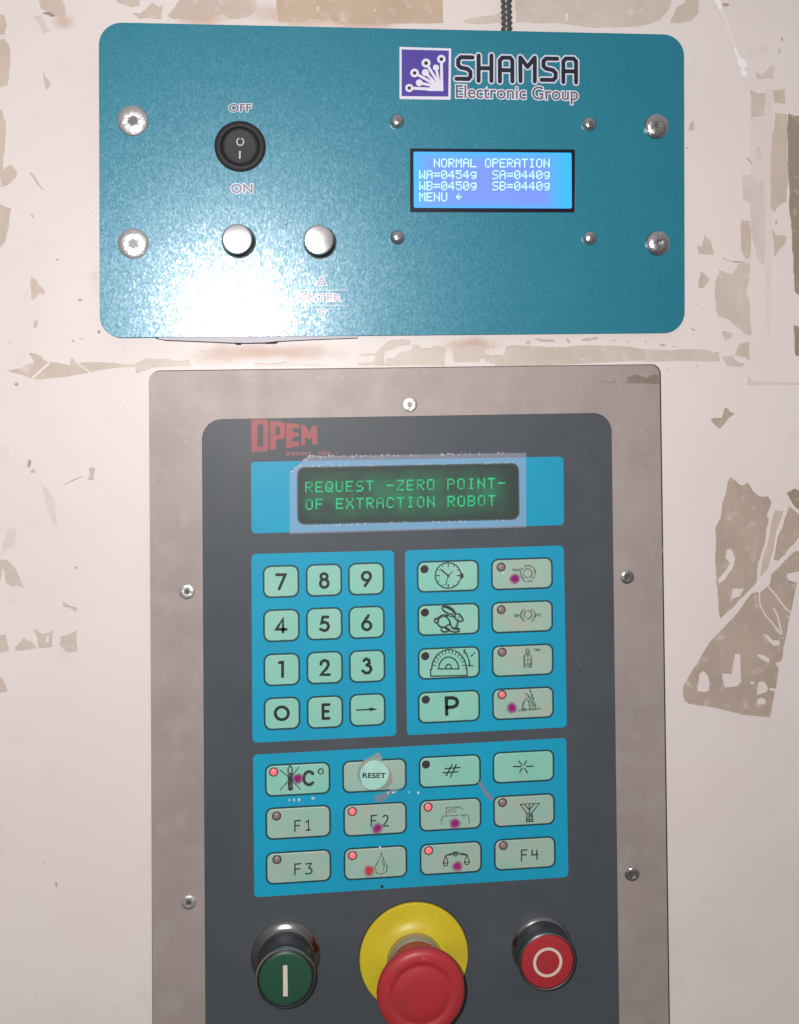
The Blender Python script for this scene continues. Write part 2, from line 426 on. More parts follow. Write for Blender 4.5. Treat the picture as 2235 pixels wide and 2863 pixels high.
ad = n.nodes.new('ShaderNodeMath'); ad.operation = 'MAXIMUM'; L.new(rx, ad.inputs[0]); L.new(rz, ad.inputs[1])
mx = n.nodes.new('ShaderNodeMix'); mx.data_type = 'RGBA'; L.new(ad.outputs[0], mx.inputs['Factor'])
mx.inputs['A'].default_value = (.20, .27, .88, 1); mx.inputs['B'].default_value = (.0, .52, 1.0, 1)
L.new(mx.outputs['Result'], b.inputs['Emission Color']); b.inputs['Emission Strength'].default_value = .93
m = M['vfd']; n = m.node_tree; L = n.links; b = n.nodes['Principled BSDF']; tcn = n.nodes.new('ShaderNodeTexCoord'); sx = n.nodes.new('ShaderNodeSeparateXYZ'); L.new(tcn.outputs['Generated'], sx.inputs[0])
rx = rampn(sx.outputs['X'], [(0, .15), (.08, .8), (.5, 1), (.86, .75), (1, .0)]); rz = rampn(sx.outputs['Z'], [(0, .15), (.2, .6), (.45, 1.2), (.7, 1), (.85, .5), (1, .05)])
old = b.inputs['Emission Strength'].links[0].from_socket
q1_ = n.nodes.new('ShaderNodeMath'); q1_.operation = 'MULTIPLY'; L.new(rx, q1_.inputs[0]); L.new(rz, q1_.inputs[1])
q2_ = n.nodes.new('ShaderNodeMath'); q2_.operation = 'MULTIPLY'; L.new(q1_.outputs[0], q2_.inputs[0]); L.new(old, q2_.inputs[1]); L.new(q2_.outputs[0], b.inputs['Emission Strength'])
# lamp light spreading through the key film
def glowmat(name, col):
    m = bpy.data.materials.new(name); m.use_nodes = True; n = m.node_tree; L = n.links; n.nodes.clear()
    o = n.nodes.new('ShaderNodeOutputMaterial'); mixs = n.nodes.new('ShaderNodeMixShader'); tr = n.nodes.new('ShaderNodeBsdfTransparent')
    em = n.nodes.new('ShaderNodeEmission'); em.inputs[0].default_value = (*col, 1); em.inputs[1].default_value = 1
    tc_ = n.nodes.new('ShaderNodeTexCoord'); vl = n.nodes.new('ShaderNodeVectorMath'); vl.operation = 'LENGTH'
    L.new(tc_.outputs['Object'], vl.inputs[0])
    mr_ = n.nodes.new('ShaderNodeMapRange'); mr_.interpolation_type = 'SMOOTHERSTEP'
    mr_.inputs['From Min'].default_value = .0050; mr_.inputs['From Max'].default_value = .0018
    mr_.inputs['To Min'].default_value = 0; mr_.inputs['To Max'].default_value = .88
    nz_ = n.nodes.new('ShaderNodeTexNoise'); nz_.inputs['Scale'].default_value = 330; ge_ = n.nodes.new('ShaderNodeNewGeometry'); L.new(ge_.outputs['Position'], nz_.inputs['Vector'])
    ma_ = n.nodes.new('ShaderNodeMath'); ma_.operation = 'MULTIPLY_ADD'; L.new(nz_.outputs['Fac'], ma_.inputs[0]); ma_.inputs[1].default_value = .0022; L.new(vl.outputs['Value'], ma_.inputs[2])
    L.new(ma_.outputs[0], mr_.inputs['Value']); L.new(mr_.outputs[0], mixs.inputs[0])
    L.new(tr.outputs[0], mixs.inputs[1]); L.new(em.outputs[0], mixs.inputs[2]); L.new(mixs.outputs[0], o.inputs[0])
    return m
m = bpy.data.materials.new('glue_yellowing'); M['stain'] = m; m.use_nodes = True; n = m.node_tree; L = n.links; n.nodes.clear()
o = n.nodes.new('ShaderNodeOutputMaterial'); mixs = n.nodes.new('ShaderNodeMixShader'); tr = n.nodes.new('ShaderNodeBsdfTransparent'); df = n.nodes.new('ShaderNodeBsdfDiffuse'); df.inputs[0].default_value = (.74, .52, .36, 1)
tcn = n.nodes.new('ShaderNodeTexCoord'); vl = n.nodes.new('ShaderNodeVectorMath'); vl.operation = 'LENGTH'; L.new(tcn.outputs['Object'], vl.inputs[0])
nz = n.nodes.new('ShaderNodeTexNoise'); nz.inputs['Scale'].default_value = 45; g = n.nodes.new('ShaderNodeNewGeometry'); L.new(g.outputs['Position'], nz.inputs['Vector'])
sb = n.nodes.new('ShaderNodeMath'); sb.operation = 'MULTIPLY_ADD'; L.new(nz.outputs['Fac'], sb.inputs[0]); sb.inputs[1].default_value = .9; L.new(vl.outputs['Value'], sb.inputs[2])
mr_ = n.nodes.new('ShaderNodeMapRange'); mr_.interpolation_type = 'SMOOTHERSTEP'; mr_.inputs['From Min'].default_value = 1.3; mr_.inputs['From Max'].default_value = .4; mr_.inputs['To Max'].default_value = .42
L.new(sb.outputs[0], mr_.inputs['Value']); L.new(mr_.outputs[0], mixs.inputs[0]); L.new(tr.outputs[0], mixs.inputs[1]); L.new(df.outputs[0], mixs.inputs[2]); L.new(mixs.outputs[0], o.inputs[0])
M['glow_m'] = glowmat('magenta_led_glow', (.30, .014, .17)); M['glow_r'] = glowmat('red_led_glow', (.50, .045, .055))

# ------------------------------------------------------------------ THE WALL
mb = MB(); add_prism(mb, [(-.55, -.75), (.75, -.75), (.75, .5), (-.55, .5)], [], -.003, 0)
wall = mb.build('wall', M['wall'], None, origin=(0, 0, 0)); wall['kind'] = 'structure'
wall['label'] = 'cream painted steel cabinet wall with torn tape marks'

residue = []   # (material index, polygon in photo px, holes)
def rs(mi, reg, pts, holes=(), j=1): residue.append((mi, c(reg, pts), [c(h[0], h[1]) for h in holes], j))
rs(0, T1, [(230, -60), (350, -60), (385, 30), (395, 80), (380, 115), (330, 92), (290, 80), (245, 50)])
rs(4, T1, [(195, 100), (240, 90), (300, 190), (260, 205)])
rs(0, T1, [(680, -40), (830, -40), (830, 30), (780, 45), (700, 15)])
rs(0, T1, [(790, 80), (840, 85), (905, 15), (950, 45), (970, 25), (965, 115), (830, 110)])
rs(0, T1, [(1000, 95), (1060, 20), (1120, -60), (1530, -60), (1535, 60), (1460, 105), (1370, 115), (1330, 85), (1250, 95), (1180, 120), (1030, 115)])
rs(1, T2, [(35, -60), (1040, -60), (1045, 135), (720, 140), (480, 138), (380, 125), (355, 100), (325, 125), (300, 110), (210, 128), (60, 128), (50, 60)],
   [(T2, [(285, 40), (305, 40), (305, 75), (290, 70)]), (T2, [(630, 55), (645, 58), (640, 72), (630, 70)])])
rs(0, L1, [(-60, 90), (25, 90), (42, 150), (30, 210), (-60, 225)])
rs(0, L1, [(-60, 240), (25, 240), (55, 270), (62, 380), (45, 520), (-60, 560)])
rs(0, L1, [(-60, 660), (10, 670), (35, 750), (18, 1000), (3, 1110), (-60, 1110)])
rs(0, L1, [(22, 1040), (68, 1005), (105, 1050), (100, 1080), (52, 1125), (5, 1142)])
rs(0, L1, [(-60, 1210), (10, 1250), (70, 1275), (55, 1380), (30, 1480), (-60, 1560)])
rs(0, L1, [(262, 440), (290, 480), (312, 515), (282, 550)])
rs(0, L1, [(178, 1050), (190, 1052), (230, 1100), (270, 1160), (258, 1158), (215, 1105)])
rs(0, L1, [(190, 1690), (215, 1700), (275, 1775), (265, 1800), (235, 1790), (205, 1835), (190, 1820)])
rs(0, L1, [(208, 1955), (232, 1960), (230, 1985), (208, 2005)])
rs(5, L1, [(180, 1305), (197, 1310), (216, 1338)])
rs(5, L1, [(180, 2158), (215, 2160), (262, 2182), (200, 2190)])
rs(2, T2, [(1160, 125), (1350, 92), (1380, 70), (1400, 140), (1200, 138)])
rs(2, T3, [(-140, -60), (875, -60), (875, 10), (855, 70), (800, 130), (720, 160), (600, 175), (430, 178), (300, 168), (180, 152), (-130, 142)],
   [(T3, [(185, 90), (205, 88), (200, 140), (188, 135)])])
rs(0, T3, [(900, 60), (960, 20), (1000, -60), (1060, -60), (1050, 85), (1000, 140), (920, 152), (865, 150)])
rs(2, R1, [(690, 545), (740, 575), (785, 570), (780, 710), (700, 720)])
rs(0, R1, [(835, 550), (905, 540), (908, 630), (840, 628)])
rs(0, R1, [(845, 690), (915, 700), (922, 1000), (915, 1230), (880, 1240), (840, 1300), (815, 1250), (820, 1000), (835, 800)])
rs(3, R1, [(927, 695), (1060, 715), (1060, 1850), (985, 1800), (965, 1780), (958, 1600), (950, 1450), (935, 1300), (925, 1000)])
rs(4, R1, [(722, 890), (755, 890), (765, 980), (725, 985)])
rs(0, R1, [(660, 960), (692, 966), (705, 1000), (690, 990)])
rs(4, R1, [(640, 1060), (720, 1070), (735, 1130), (770, 1070), (782, 1200), (780, 1620), (735, 1580), (705, 1450), (692, 1242), (650, 1220)])
rs(0, R1, [(640, 1345), (690, 1350), (692, 1560), (670, 1590), (640, 1530)])
rs(2, R1, [(368, 1500), (400, 1510), (420, 1440), (450, 1470), (475, 1560), (380, 1555)])
rs(0, R1, [(390, 1655), (445, 1710), (405, 1760), (375, 1755)])
rs(2, R1, [(315, 795), (345, 730), (350, 800)])
rs(2, R1, [(505, 1652), (590, 1675), (620, 1610), (690, 1600), (690, 1690), (665, 1780), (690, 1850), (700, 2050), (660, 2040), (560, 1950), (500, 1930), (480, 1800), (485, 1720)])
rs(5, R1, [(525, 1575), (600, 1595), (670, 1598), (600, 1606)])
rs(0, R1, [(830, 1400), (850, 1440), (915, 1440), (905, 1490), (840, 1575)])
rs(5, R1, [(845, 1342), (862, 1360), (850, 1370)])
rs(2, R1, [(525, 2025), (585, 2035), (580, 2060), (545, 2080)])
rs(0, R1, [(630, 2100), (690, 2090), (690, 2200), (660, 2180), (600, 2170)])
rs(3, R1, [(960, 1985), (994, 2000), (1060, 2020), (1060, 2180), (970, 2170)])
rs(4, R1, [(725, 440), (770, 455), (820, 400), (845, 400), (840, 482), (735, 485)])
rs(4, R2, [(1340, 870), (1380, 910), (1700, 915), (1750, 938), (1340, 940)])
rs(2, R2, [(1165, 738), (1240, 740), (1260, 770), (1320, 790), (1310, 815), (1200, 805)])
rs(2, B2, [(1180, 200), (1450, 190), (1700, 190)])
residue[-1] = (2, c(B2, [(1180, 200), (1450, 192), (1700, 190)]) + c(R2, [(460, 665), (720, 690), (1080, 695), (1100, 712), (1145, 700), (1155, 770), (720, 775), (600, 768), (200, 790)]) +
               c(B2, [(1560, 345), (1100, 345), (1050, 320), (1040, 270), (1170, 268)]), [], 1)
rs(2, B2, [(222, 350), (690, 350), (700, 230), (690, 200), (640, 190), (580, 210), (510, 212), (490, 185), (430, 180), (432, 215), (330, 240), (290, 290), (222, 292)])
rs(0, B2, [(180, 210), (260, 150), (300, 145), (415, 150), (415, 180), (330, 195), (280, 220), (215, 240), (208, 290), (218, 350), (0, 345), (0, 325), (110, 322), (142, 290), (130, 265), (0, 268), (0, 262), (150, 255)])
rs(2, B2, [(750, 225), (800, 200), (980, 185), (1000, 230), (1038, 265), (1028, 320), (980, 280), (960, 320), (770, 322)])
rs(0, B2, [(1335, 150), (1365, 150), (1368, 175), (1340, 178)])
rs(0, B2, [(1405, 130), (1480, 135), (1570, 148), (1560, 160), (1430, 152)])
rs(0, B2, [(1650, 135), (1680, 140), (1695, 172), (1670, 165)])
residue.append((0, c(L2, [(40, 272), (115, 258), (140, 240), (190, 225), (165, 180), (215, 185), (270, 225), (330, 228), (388, 240), (397, 195), (430, 230), (600, 225), (740, 235), (810, 200), (930, 205)]) +
                c(B1, [(285, 315), (360, 300), (378, 345), (100, 358)]) + c(L2, [(760, 285), (745, 250), (600, 262), (400, 298), (180, 318), (100, 290)]), [], 1))
rs(0, B1, [(420, 310), (500, 290), (640, 308), (600, 330), (430, 340)])
rs(0, B1, [(890, 325), (960, 335), (1100, 325), (1180, 308), (1260, 340), (1370, 325), (1500, 352), (900, 355)])
rs(0, R2, [(190, 625), (290, 605), (310, 620), (230, 632)])
for q in ([(380, 625), (425, 624), (420, 632)], [(500, 628), (530, 640), (505, 638)], [(725, 660), (750, 650), (778, 660), (760, 668)], [(825, 664), (855, 672), (830, 672)], [(628, 632), (650, 640), (630, 642)], [(780, 810), (800, 838), (785, 830)], [(985, 800), (1000, 805), (990, 812)], [(945, 535), (990, 560), (960, 556)]):
    rs(5, R2, q, j=0)
big = c(R3, [(690, 175), (760, 220), (830, 285), (880, 270), (920, 240), (1010, 380), (1110, 440), (1200, 430), (1240, 510), (1180, 690), (1212, 740), (1150, 1080), (1060, 1350), (1040, 1600), (900, 1750), (650, 1990), (550, 2090), (515, 1750), (490, 1400), (485, 870), (560, 720), (610, 450), (655, 230)])
residue.append((5, big, [c(R3, [(640, 1150), (700, 1140), (752, 1260), (722, 1400), (620, 1550), (530, 1600), (520, 1560), (620, 1440), (680, 1330), (620, 1250)]), c(R3, [(720, 1680), (880, 1680), (820, 1780), (690, 1830)])], 1))
rs(0, R3, [(1290, 620), (1400, 630), (1370, 800), (1290, 1100), (1200, 1400), (1090, 1520), (1150, 1200), (1240, 800)])
rs(5, R3, [(1480, 560), (1560, 620), (1720, 720), (1720, 850), (1500, 1120), (1340, 1300), (1260, 1290), (1330, 1000), (1430, 750)])
rs(3, R3, [(1450, 380), (1500, 360), (1560, 320), (1720, 380), (1720, 660), (1600, 590), (1530, 510)])
low = c(R3, [(1750, 1130), (1560, 1180), (1380, 1360), (1250, 1480), (1225, 1620), (1100, 1720), (980, 1740), (720, 2080)]) + \
    c(R4, [(420, 490), (280, 740), (140, 950), (50, 1120), (45, 1250), (75, 1320), (130, 1360), (470, 1415), (750, 1480), (900, 1520), (1285, 1555), (1358, 1185), (1270, 1170), (1270, 1130), (1368, 1142), (1400, 850), (1350, 790), (1450, 740), (1470, 560), (1500, 450), (1570, 80)]) + \
    c(R3, [(1510, 1990), (1590, 1600), (1460, 1560), (1450, 1470), (1750, 1420)])
residue.append((5, low, [c(R4, q) for q in ([(285, 930), (340, 895), (400, 960), (430, 1060), (415, 1180), (330, 1195), (250, 1180), (265, 1050)],
    [(790, 650), (865, 650), (870, 930), (880, 1040), (820, 1110), (640, 1130), (600, 930), (740, 940)], [(1000, 1040), (1065, 1050), (1060, 1080), (1015, 1085)],
    [(1120, 1060), (1170, 1040), (1220, 1060), (1258, 1140), (1240, 1190), (1095, 1235), (1110, 1120)], [(1105, 1300), (1150, 1275), (1210, 1290), (1230, 1340), (1200, 1370), (1100, 1370)],
    [(1090, 655), (1200, 670), (1280, 720), (1270, 780), (1160, 725)], [(1210, 390), (1260, 390), (1330, 460), (1420, 460), (1430, 520), (1340, 540), (1270, 470)])], .5))
rs(5, R6, [(410, 345), (430, 335), (475, 338), (490, 280), (510, 282), (515, 300), (545, 310), (500, 350), (460, 395)])
rs(5, L2, [(155, 770), (172, 772), (165, 808), (150, 805)]); rs(0, L2, [(165, 830), (190, 820), (200, 832), (175, 842)])
rs(0, L2, [(492, 818), (508, 808), (525, 815), (518, 845), (522, 878), (487, 878), (498, 850)])
rs(5, L2, [(340, 912), (400, 878), (455, 857), (458, 861), (400, 885), (345, 912)], j=0)
rs(4, L2, [(220, 885), (265, 930), (303, 990), (320, 1135), (290, 1120), (250, 990)])
rs(2, L2, [(-60, 1300), (40, 1320), (90, 1370), (135, 1475), (60, 1465), (30, 1450), (25, 1380), (10, 1370), (0, 1440), (-60, 1440)])
rs(4, L2, [(40, 1160), (90, 1140), (80, 1250), (30, 1260), (10, 1300), (20, 1220)])
rs(2, L2, [(350, 1552), (380, 1570), (430, 1585), (420, 1610), (385, 1585), (355, 1580)])
rs(2, L2, [(-60, 1760), (30, 1735), (50, 1830), (-60, 1840)]); rs(2, L2, [(80, 1810), (130, 1755), (170, 1775), (205, 1812), (150, 1820), (90, 1825)])
rs(2, L2, [(185, 1710), (210, 1715), (230, 1730), (270, 1725), (300, 1710), (290, 1800), (220, 1810), (212, 1760)], [(L2, [(255, 1745), (275, 1745), (270, 1780), (255, 1775)])])
rs(2, L2, [(335, 1750), (380, 1735), (430, 1710), (425, 1780), (432, 1830), (370, 1830), (335, 1790)])
rs(0, L2, [(-60, 1965), (10, 1975), (20, 2000), (40, 2050), (-60, 2055)])
for i, (mi, P, H, j) in enumerate(residue):
    h1 = (.05 + .0006 * (i * 7 % 90)) * MM
    P2 = jag(P, .13 * j, 2) if j else P
    mb = MB(); add_prism(mb, Ws(P2), [Ws(jag(q, .10 * j, 1)) for q in H], .001 * MM, h1)
    tr = mb.build('tape_residue', M['res%d' % mi], wall)
    if mi != 4 and len(P2) > 10:      # part of the torn rim is raised and dirty
        k0 = random.randrange(len(P2)); nn = random.randint(len(P2) // 4, len(P2) // 2)
        mb = MB(); stroke(mb, Ws([P2[(k0 + q) % len(P2)] for q in range(nn)]), random.uniform(.22, .42) * MM, h1 + .01 * MM)
        mb.build('torn_rim', M['rim1' if mi in (3, 5) else 'rim0'], tr)
# faint broad clear-tape bands on the right
for P in ([(2139, 250), (2160, 250), (2158, 760), (2148, 990), (2139, 760)], [(2100, 330), (2138, 330), (2138, 560), (2096, 560)]):
    mb = MB(); add_prism(mb, Ws(jag(P, .05, 1)), [], .001 * MM, .03 * MM); mb.build('clear_tape', M['cleartape'], wall)
# old glue has yellowed the paint here and there
def stain(u, v, ru, rv_, k=0):
    x, z = W(u, v); n_ = 28
    me = bpy.data.meshes.new('yellow_stain'); me.from_pydata([(math.cos(2 * math.pi * q / n_), 0, math.sin(2 * math.pi * q / n_)) for q in range(n_)], [], [tuple(range(n_))]); me.materials.append(M['stain'])
    o = bpy.data.objects.new('yellow_stain', me); reg_(o, (x, -(.022 + k * .001) * MM, z), wall); o.scale = (ru * .192 * MM, 1, rv_ * .192 * MM)
for k, q in enumerate(((860, 40, 420, 60), (1040, 60, 160, 40), (560, 50, 120, 40), (1330, 965, 170, 38), (760, 985, 380, 50), (180, 60, 60, 40))): stain(*q, k)
# peeled light scratches
pl = [c(R3, [(1205, 1650), (1300, 1760), (1440, 1950), (1510, 2000)]), c(R3, [(1080, 1700), (1090, 1900), (1170, 2050)]) + c(R4, [(1230, 110), (1330, 230), (1460, 400)]),
      c(R4, [(1340, 0), (1400, 130), (1430, 260), (1465, 420)]), c(R3, [(1440, 600), (1330, 900), (1260, 1300)]), c(R3, [(1040, 1640), (1100, 1600), (1200, 1560)]), c(L2, [(270, 232), (180, 312)]), c(L2, [(428, 228), (498, 280)])]
for q in pl:
    mb = MB(); stroke(mb, Ws(q), random.uniform(.6, 1.3) * MM, .13 * MM); mb.build('scratch', M['peel'], wall)
for i, (q, wd) in enumerate(((c(R1, [(500, 0), (530, 80), (575, 220), (610, 320), (640, 385)]), .35), (c(R1, [(600, 300), (640, 385)]), 1.6), (c(R1, [(638, 380), (650, 395)]), 4.5), (c(R1, [(650, 440), (658, 452)]), 3.2), (c(R1, [(495, 10), (510, 45)]), 3))):
    mb = MB(); stroke(mb, Ws(q), wd * MM, (.15 + i * .01) * MM); mb.build('tape_fold_glint', M['glint'], wall)  # white strokes drawn as the tape's bright glints
sp_ = [(530, 604, 6, 5), (560, 1295, 4, 4), (400, 1568, 10, 4), (350, 1585, 12, 6), (605, 2026, 8, 9), (445, 2082, 12, 8), (498, 2068, 14, 8), (62, 2088, 6, 5), (85, 62, 5, 4), (290, 82, 30, 9), (320, 96, 18, 8), (490, 1830, 14, 10)]
def blob(P): 
    x, y, a, b_2 = P; return [(x + a * random.uniform(.7, 1.2) * math.cos(t), y + b_2 * random.uniform(.7, 1.2) * math.sin(t)) for t in [k * .785 for k in range(8)]]
spk = [c(L1, blob(p)) for p in sp_] + [c(R1, blob(p)) for p in [(870, 310, 8, 22), (888, 240, 5, 14), (1100 / 2.2, 40, 22, 8), (308, 905, 6, 4), (420, 1888, 8, 5), (368, 1858, 5, 4), (383, 1788, 4, 5), (540, 30, 28, 10)]] + \
    [c((0, 1900, .441), blob(p)) for p in [(277, 1158, 10, 8), (357, 1300, 6, 22), (155, 942, 6, 5)]] + [c(L2, blob(p)) for p in [(690, 475, 4, 4), (595, 418, 10, 4), (92, 345, 12, 10), (812, 128, 6, 4), (420, 1365, 7, 8), (975, 833, 6, 4)]] + \
    [c(B1, blob(p)) for p in [(1278, 312, 6, 6), (630, 200, 14, 5), (500, 235, 60, 4), (690, 310, 8, 4)]] + [c(B2, blob(p)) for p in [(1075, 198, 10, 9), (672, 160, 12, 5)]]
for i, q in enumerate(spk):
    mb = MB(); add_prism(mb, Ws(q), [], .001 * MM, (.16 + i * .001) * MM); mb.build('grime_spot', M['speck'] if i in (9, 10, 4, 15) else M['res5'] if i % 2 else M['greyspeck'], wall)

# ------------------------------------------------------------------ CONDUIT
q0 = W(1421, -120, 3 * MM); q1 = W(1413, 130, 3 * MM)
con = thing('cable_conduit', (q1[0], 0, q1[1]), 'thin grey corrugated cable conduit running up the wall from behind the blue panel', 'conduit')
N_ = 64; vs = []; fs = []; sg = 20
for i in range(N_ + 1):
    t = i / N_; x = q1[0] + (q0[0] - q1[0]) * t + .35 * MM * math.sin(t * 9); z = q1[1] + (q0[1] - q1[1]) * t
    r = (2.7 + (.38 if i % 4 < 2 else -.25)) * MM
    for k in range(sg): a = 2 * math.pi * k / sg; vs.append((x + r * math.cos(a), -3.1 * MM + r * math.sin(a), z + .12 * MM * math.cos(a)))
for i in range(N_):
    for k in range(sg): k2 = (k + 1) % sg; fs.append((i * sg + k, i * sg + k2, (i + 1) * sg + k2, (i + 1) * sg + k))
mb = MB(); mb.add(vs, fs, True); mb.build('sleeve', M['conduit'], con)

# ------------------------------------------------------------------ SCREW TYPES
def socket_screw(parent, u, v, h, r, mat, label=None, hx=.36, domed=.9, name='screw', ring_=True, tilt=None):
    x, z = W(u, v, h + 1 * MM); mb = MB()
    add_lathe(mb, x, z, [(r, h), (r, h + domed * .45 * r * .6), (r * .93, h + domed * .30 * r + .2 * MM), (r * .75, h + domed * .42 * r + .25 * MM), (r * hx + .25 * MM, h + domed * .5 * r + .25 * MM),
                         (r * hx, h + domed * .48 * r + .2 * MM, 'hex'), (r * hx * .97, h + .25 * MM, 'hex')], 48, tilt=tilt)
    o = crisp(mb.build(name, mat, parent, origin=(x, -h, z), label=label), 40)
    mb = MB(); add_lathe(mb, x, z, [(r * hx * .95, h + .28 * MM, 'hex'), (r * hx * .9, h + .30 * MM, 'hex')], 24, False); mb.build('hex_socket', M['socket'], o)
    if ring_:
        mb = MB(); add_prism(mb, [(x + (r + .28 * MM) * math.cos(a), z + (r + .28 * MM) * math.sin(a)) for a in [k * math.pi / 16 for k in range(32)]], [], h, h + .03 * MM); mb.build('dark_rim', M['darkring'], o)
    return o
def cross_screw(parent, u, v, h, r, mat, ang=0.4, name='screw'):
    x, z = W(u, v, h + 1 * MM); mb = MB()
    add_lathe(mb, x, z, [(r, h), (r, h + .25 * r), (r * .92, h + .5 * r), (r * .7, h + .75 * r), (r * .4, h + .88 * r), (r * .1, h + .92 * r)], 40)
    o = mb.build(name, mat, parent, origin=(x, -h, z)); mb = MB()
    for k in range(2):
        a = ang + k * math.pi / 2; dx, dz = math.cos(a), math.sin(a); L_ = r * .42; wd = r * .09
        add_prism(mb, [(x + dx * L_ - dz * wd, z + dz * L_ + dx * wd), (x - dx * L_ - dz * wd, z - dz * L_ + dx * wd), (x - dx * L_ + dz * wd, z - dz * L_ - dx * wd), (x + dx * L_ + dz * wd, z + dz * L_ - dx * wd)], [], h + .5 * r, h + (.93 + .005 * k) * r)
    mb.build('cross_slot_shade', M['socket'], o)  # raised dark bars paint the shade of a cross recess
    return o

# ------------------------------------------------------------------ BLUE CONTROL PANEL
HP = 4.0 * MM
pc = W(1095, 945, 0)
ASKEW = math.radians(1.6)
cp = thing('control_panel', (pc[0], 0, pc[1]), 'blue pearl painted control panel with purple logo, lit text display and round rocker switch', 'control panel')
TILT = (Vector((pc[0], -4.2 * MM, pc[1])), Matrix.Rotation(-ASKEW, 3, 'Z'))
out = rquad(Ws([(276, 61.5), (1912, 97), (1914, 931), (279, 944.5)], HP), [12 * MM, 11.5 * MM, 12 * MM, 11 * MM], 10)
lcdhole = Ws([(1147, 415), (1609, 418), (1609, 594), (1147, 593)], HP)
def circ(u, v, h, r, n=32): x, z = W(u, v, h); return [(x + r * math.cos(2 * math.pi * k / n), z + r * math.sin(2 * math.pi * k / n)) for k in range(n)]
btnh = [circ(665, 673, HP, 8.3 * MM), circ(893, 675, HP, 8.3 * MM)]
mb = MB(); add_prism(mb, out, [lcdhole] + btnh, 1.2 * MM, HP)
mb.build('face_plate', M['plate'], cp, bevel=.25 * MM)
mb = MB(); add_prism(mb, rquad(Ws([(300, 90), (1890, 125), (1890, 905), (300, 922)], 0), 6 * MM), [], -7 * MM, 1.19 * MM); mb.build('backing_plate', M['gap'], cp)
# foam strip and shadow gap sagging under the bottom edge
fill('sealing_strip', [c(B1, [(120, 100), (120, 134), (170, 142), (560, 158), (700, 164), (830, 166), (970, 163), (1075, 152), (1320, 140), (1700, 126), (1700, 100)])], M['plate_back'], cp, .9 * MM, th=4 * MM)
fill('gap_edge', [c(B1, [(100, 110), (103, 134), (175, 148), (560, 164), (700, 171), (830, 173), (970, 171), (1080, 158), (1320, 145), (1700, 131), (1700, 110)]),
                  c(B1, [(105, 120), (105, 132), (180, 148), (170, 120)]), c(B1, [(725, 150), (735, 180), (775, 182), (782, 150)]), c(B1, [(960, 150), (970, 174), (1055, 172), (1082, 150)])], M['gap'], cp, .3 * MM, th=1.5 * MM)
hp = HP + .02 * MM
# display
lc = [W(1147, 415, 2.6 * MM), W(1612, 418, 2.6 * MM), W(1612, 596, 2.6 * MM), W(1147, 595, 2.6 * MM)]
lc = [(lc[0][0] - .002, lc[0][1] + .002), (lc[1][0] + .002, lc[1][1] + .002), (lc[2][0] + .002, lc[2][1] - .002), (lc[3][0] - .002, lc[3][1] - .002)]
mb = MB(); add_prism(mb, lc, [], 1.3 * MM, 2.6 * MM); disp = mb.build('text_display', M['lcdframe'], cp, label='small blue backlit text display in a black frame')
mb = MB(); add_prism(mb, rquad(Ws([(1156, 424), (1598, 427), (1599, 583), (1157, 581)], 2.7 * MM), 1 * MM, 4), [], 2.61 * MM, 2.7 * MM); mb.build('screen', M['lcd'], disp)
FONT = {'A': '01110 10001 10001 11111 10001 10001 10001', 'B': '11110 10001 10001 11110 10001 10001 11110', 'C': '01110 10001 10000 10000 10000 10001 01110',
 'E': '11111 10000 10000 11110 10000 10000 11111', 'F': '11111 10000 10000 11110 10000 10000 10000', 'I': '01110 00100 00100 00100 00100 00100 01110', 'L': '10000 10000 10000 10000 10000 10000 11111',
 'M': '10001 11011 10101 10101 10001 10001 10001', 'N': '10001 10001 11001 10101 10011 10001 10001', 'O': '01110 10001 10001 10001 10001 10001 01110', 'P': '11110 10001 10001 11110 10000 10000 10000',
 'Q': '01110 10001 10001 10001 10101 10010 01101', 'R': '11110 10001 10001 11110 10100 10010 10001', 'S': '01111 10000 10000 01110 00001 00001 11110', 'T': '11111 00100 00100 00100 00100 00100 00100',
 'U': '10001 10001 10001 10001 10001 10001 01110', 'W': '10001 10001 10001 10101 10101 11011 10001', 'X': '10001 10001 01010 00100 01010 10001 10001', 'Z': '11111 00001 00010 00100 01000 10000 11111',
 '0': '01110 10001 10011 10101 11001 10001 01110', '4': '00010 00110 01010 10010 11111 00010 00010', '5': '11111 10000 11110 00001 00001 10001 01110', 'g': '00000 01111 10001 10001 01111 00001 01110',
 '=': '00000 00000 11111 00000 11111 00000 00000', '-': '00000 00000 00000 11111 00000 00000 00000', '<': '00000 00100 01000 11111 01000 00100 00000'}
def dots(name, rows, corner, mat, parent, h, gap=.06):
    """rows of 5x7 characters; corner(col,row)->photo px of the top-left of that character, with pixel pitch"""
    mb = MB()
    for ri, row in enumerate(rows):
        for ci, ch in enumerate(row):
            if ch == ' ': continue
            for y, bits in enumerate(FONT[ch].split()):
                for x, b in enumerate(bits):
                    if b == '1':
                        q = [corner(ci, ri, x + a, y + b2) for a, b2 in ((gap, gap), (1 - gap, gap), (1 - gap, 1 - gap), (gap, 1 - gap))]
                        add_prism(mb, Ws(q, h), [], h, h, side=False)
    return mb.build(name, mat, parent)
def lcdc(ci, ri, x, y):
    u = 212 + ci * 38.75 + x * 6.5; v = [764, 826, 885, 944][ri] + y * 6.7 + (u - 560) * .002
    return (1060 + u * .5279, 40 + v * .5279)
dots('characters', ['  NORMAL OPERATION', 'WA=0454g  SA=0440g', 'WB=0450g  SB=0440g', 'MENU <'], lcdc, M['lcdtext'], disp, 2.72 * MM, .03)
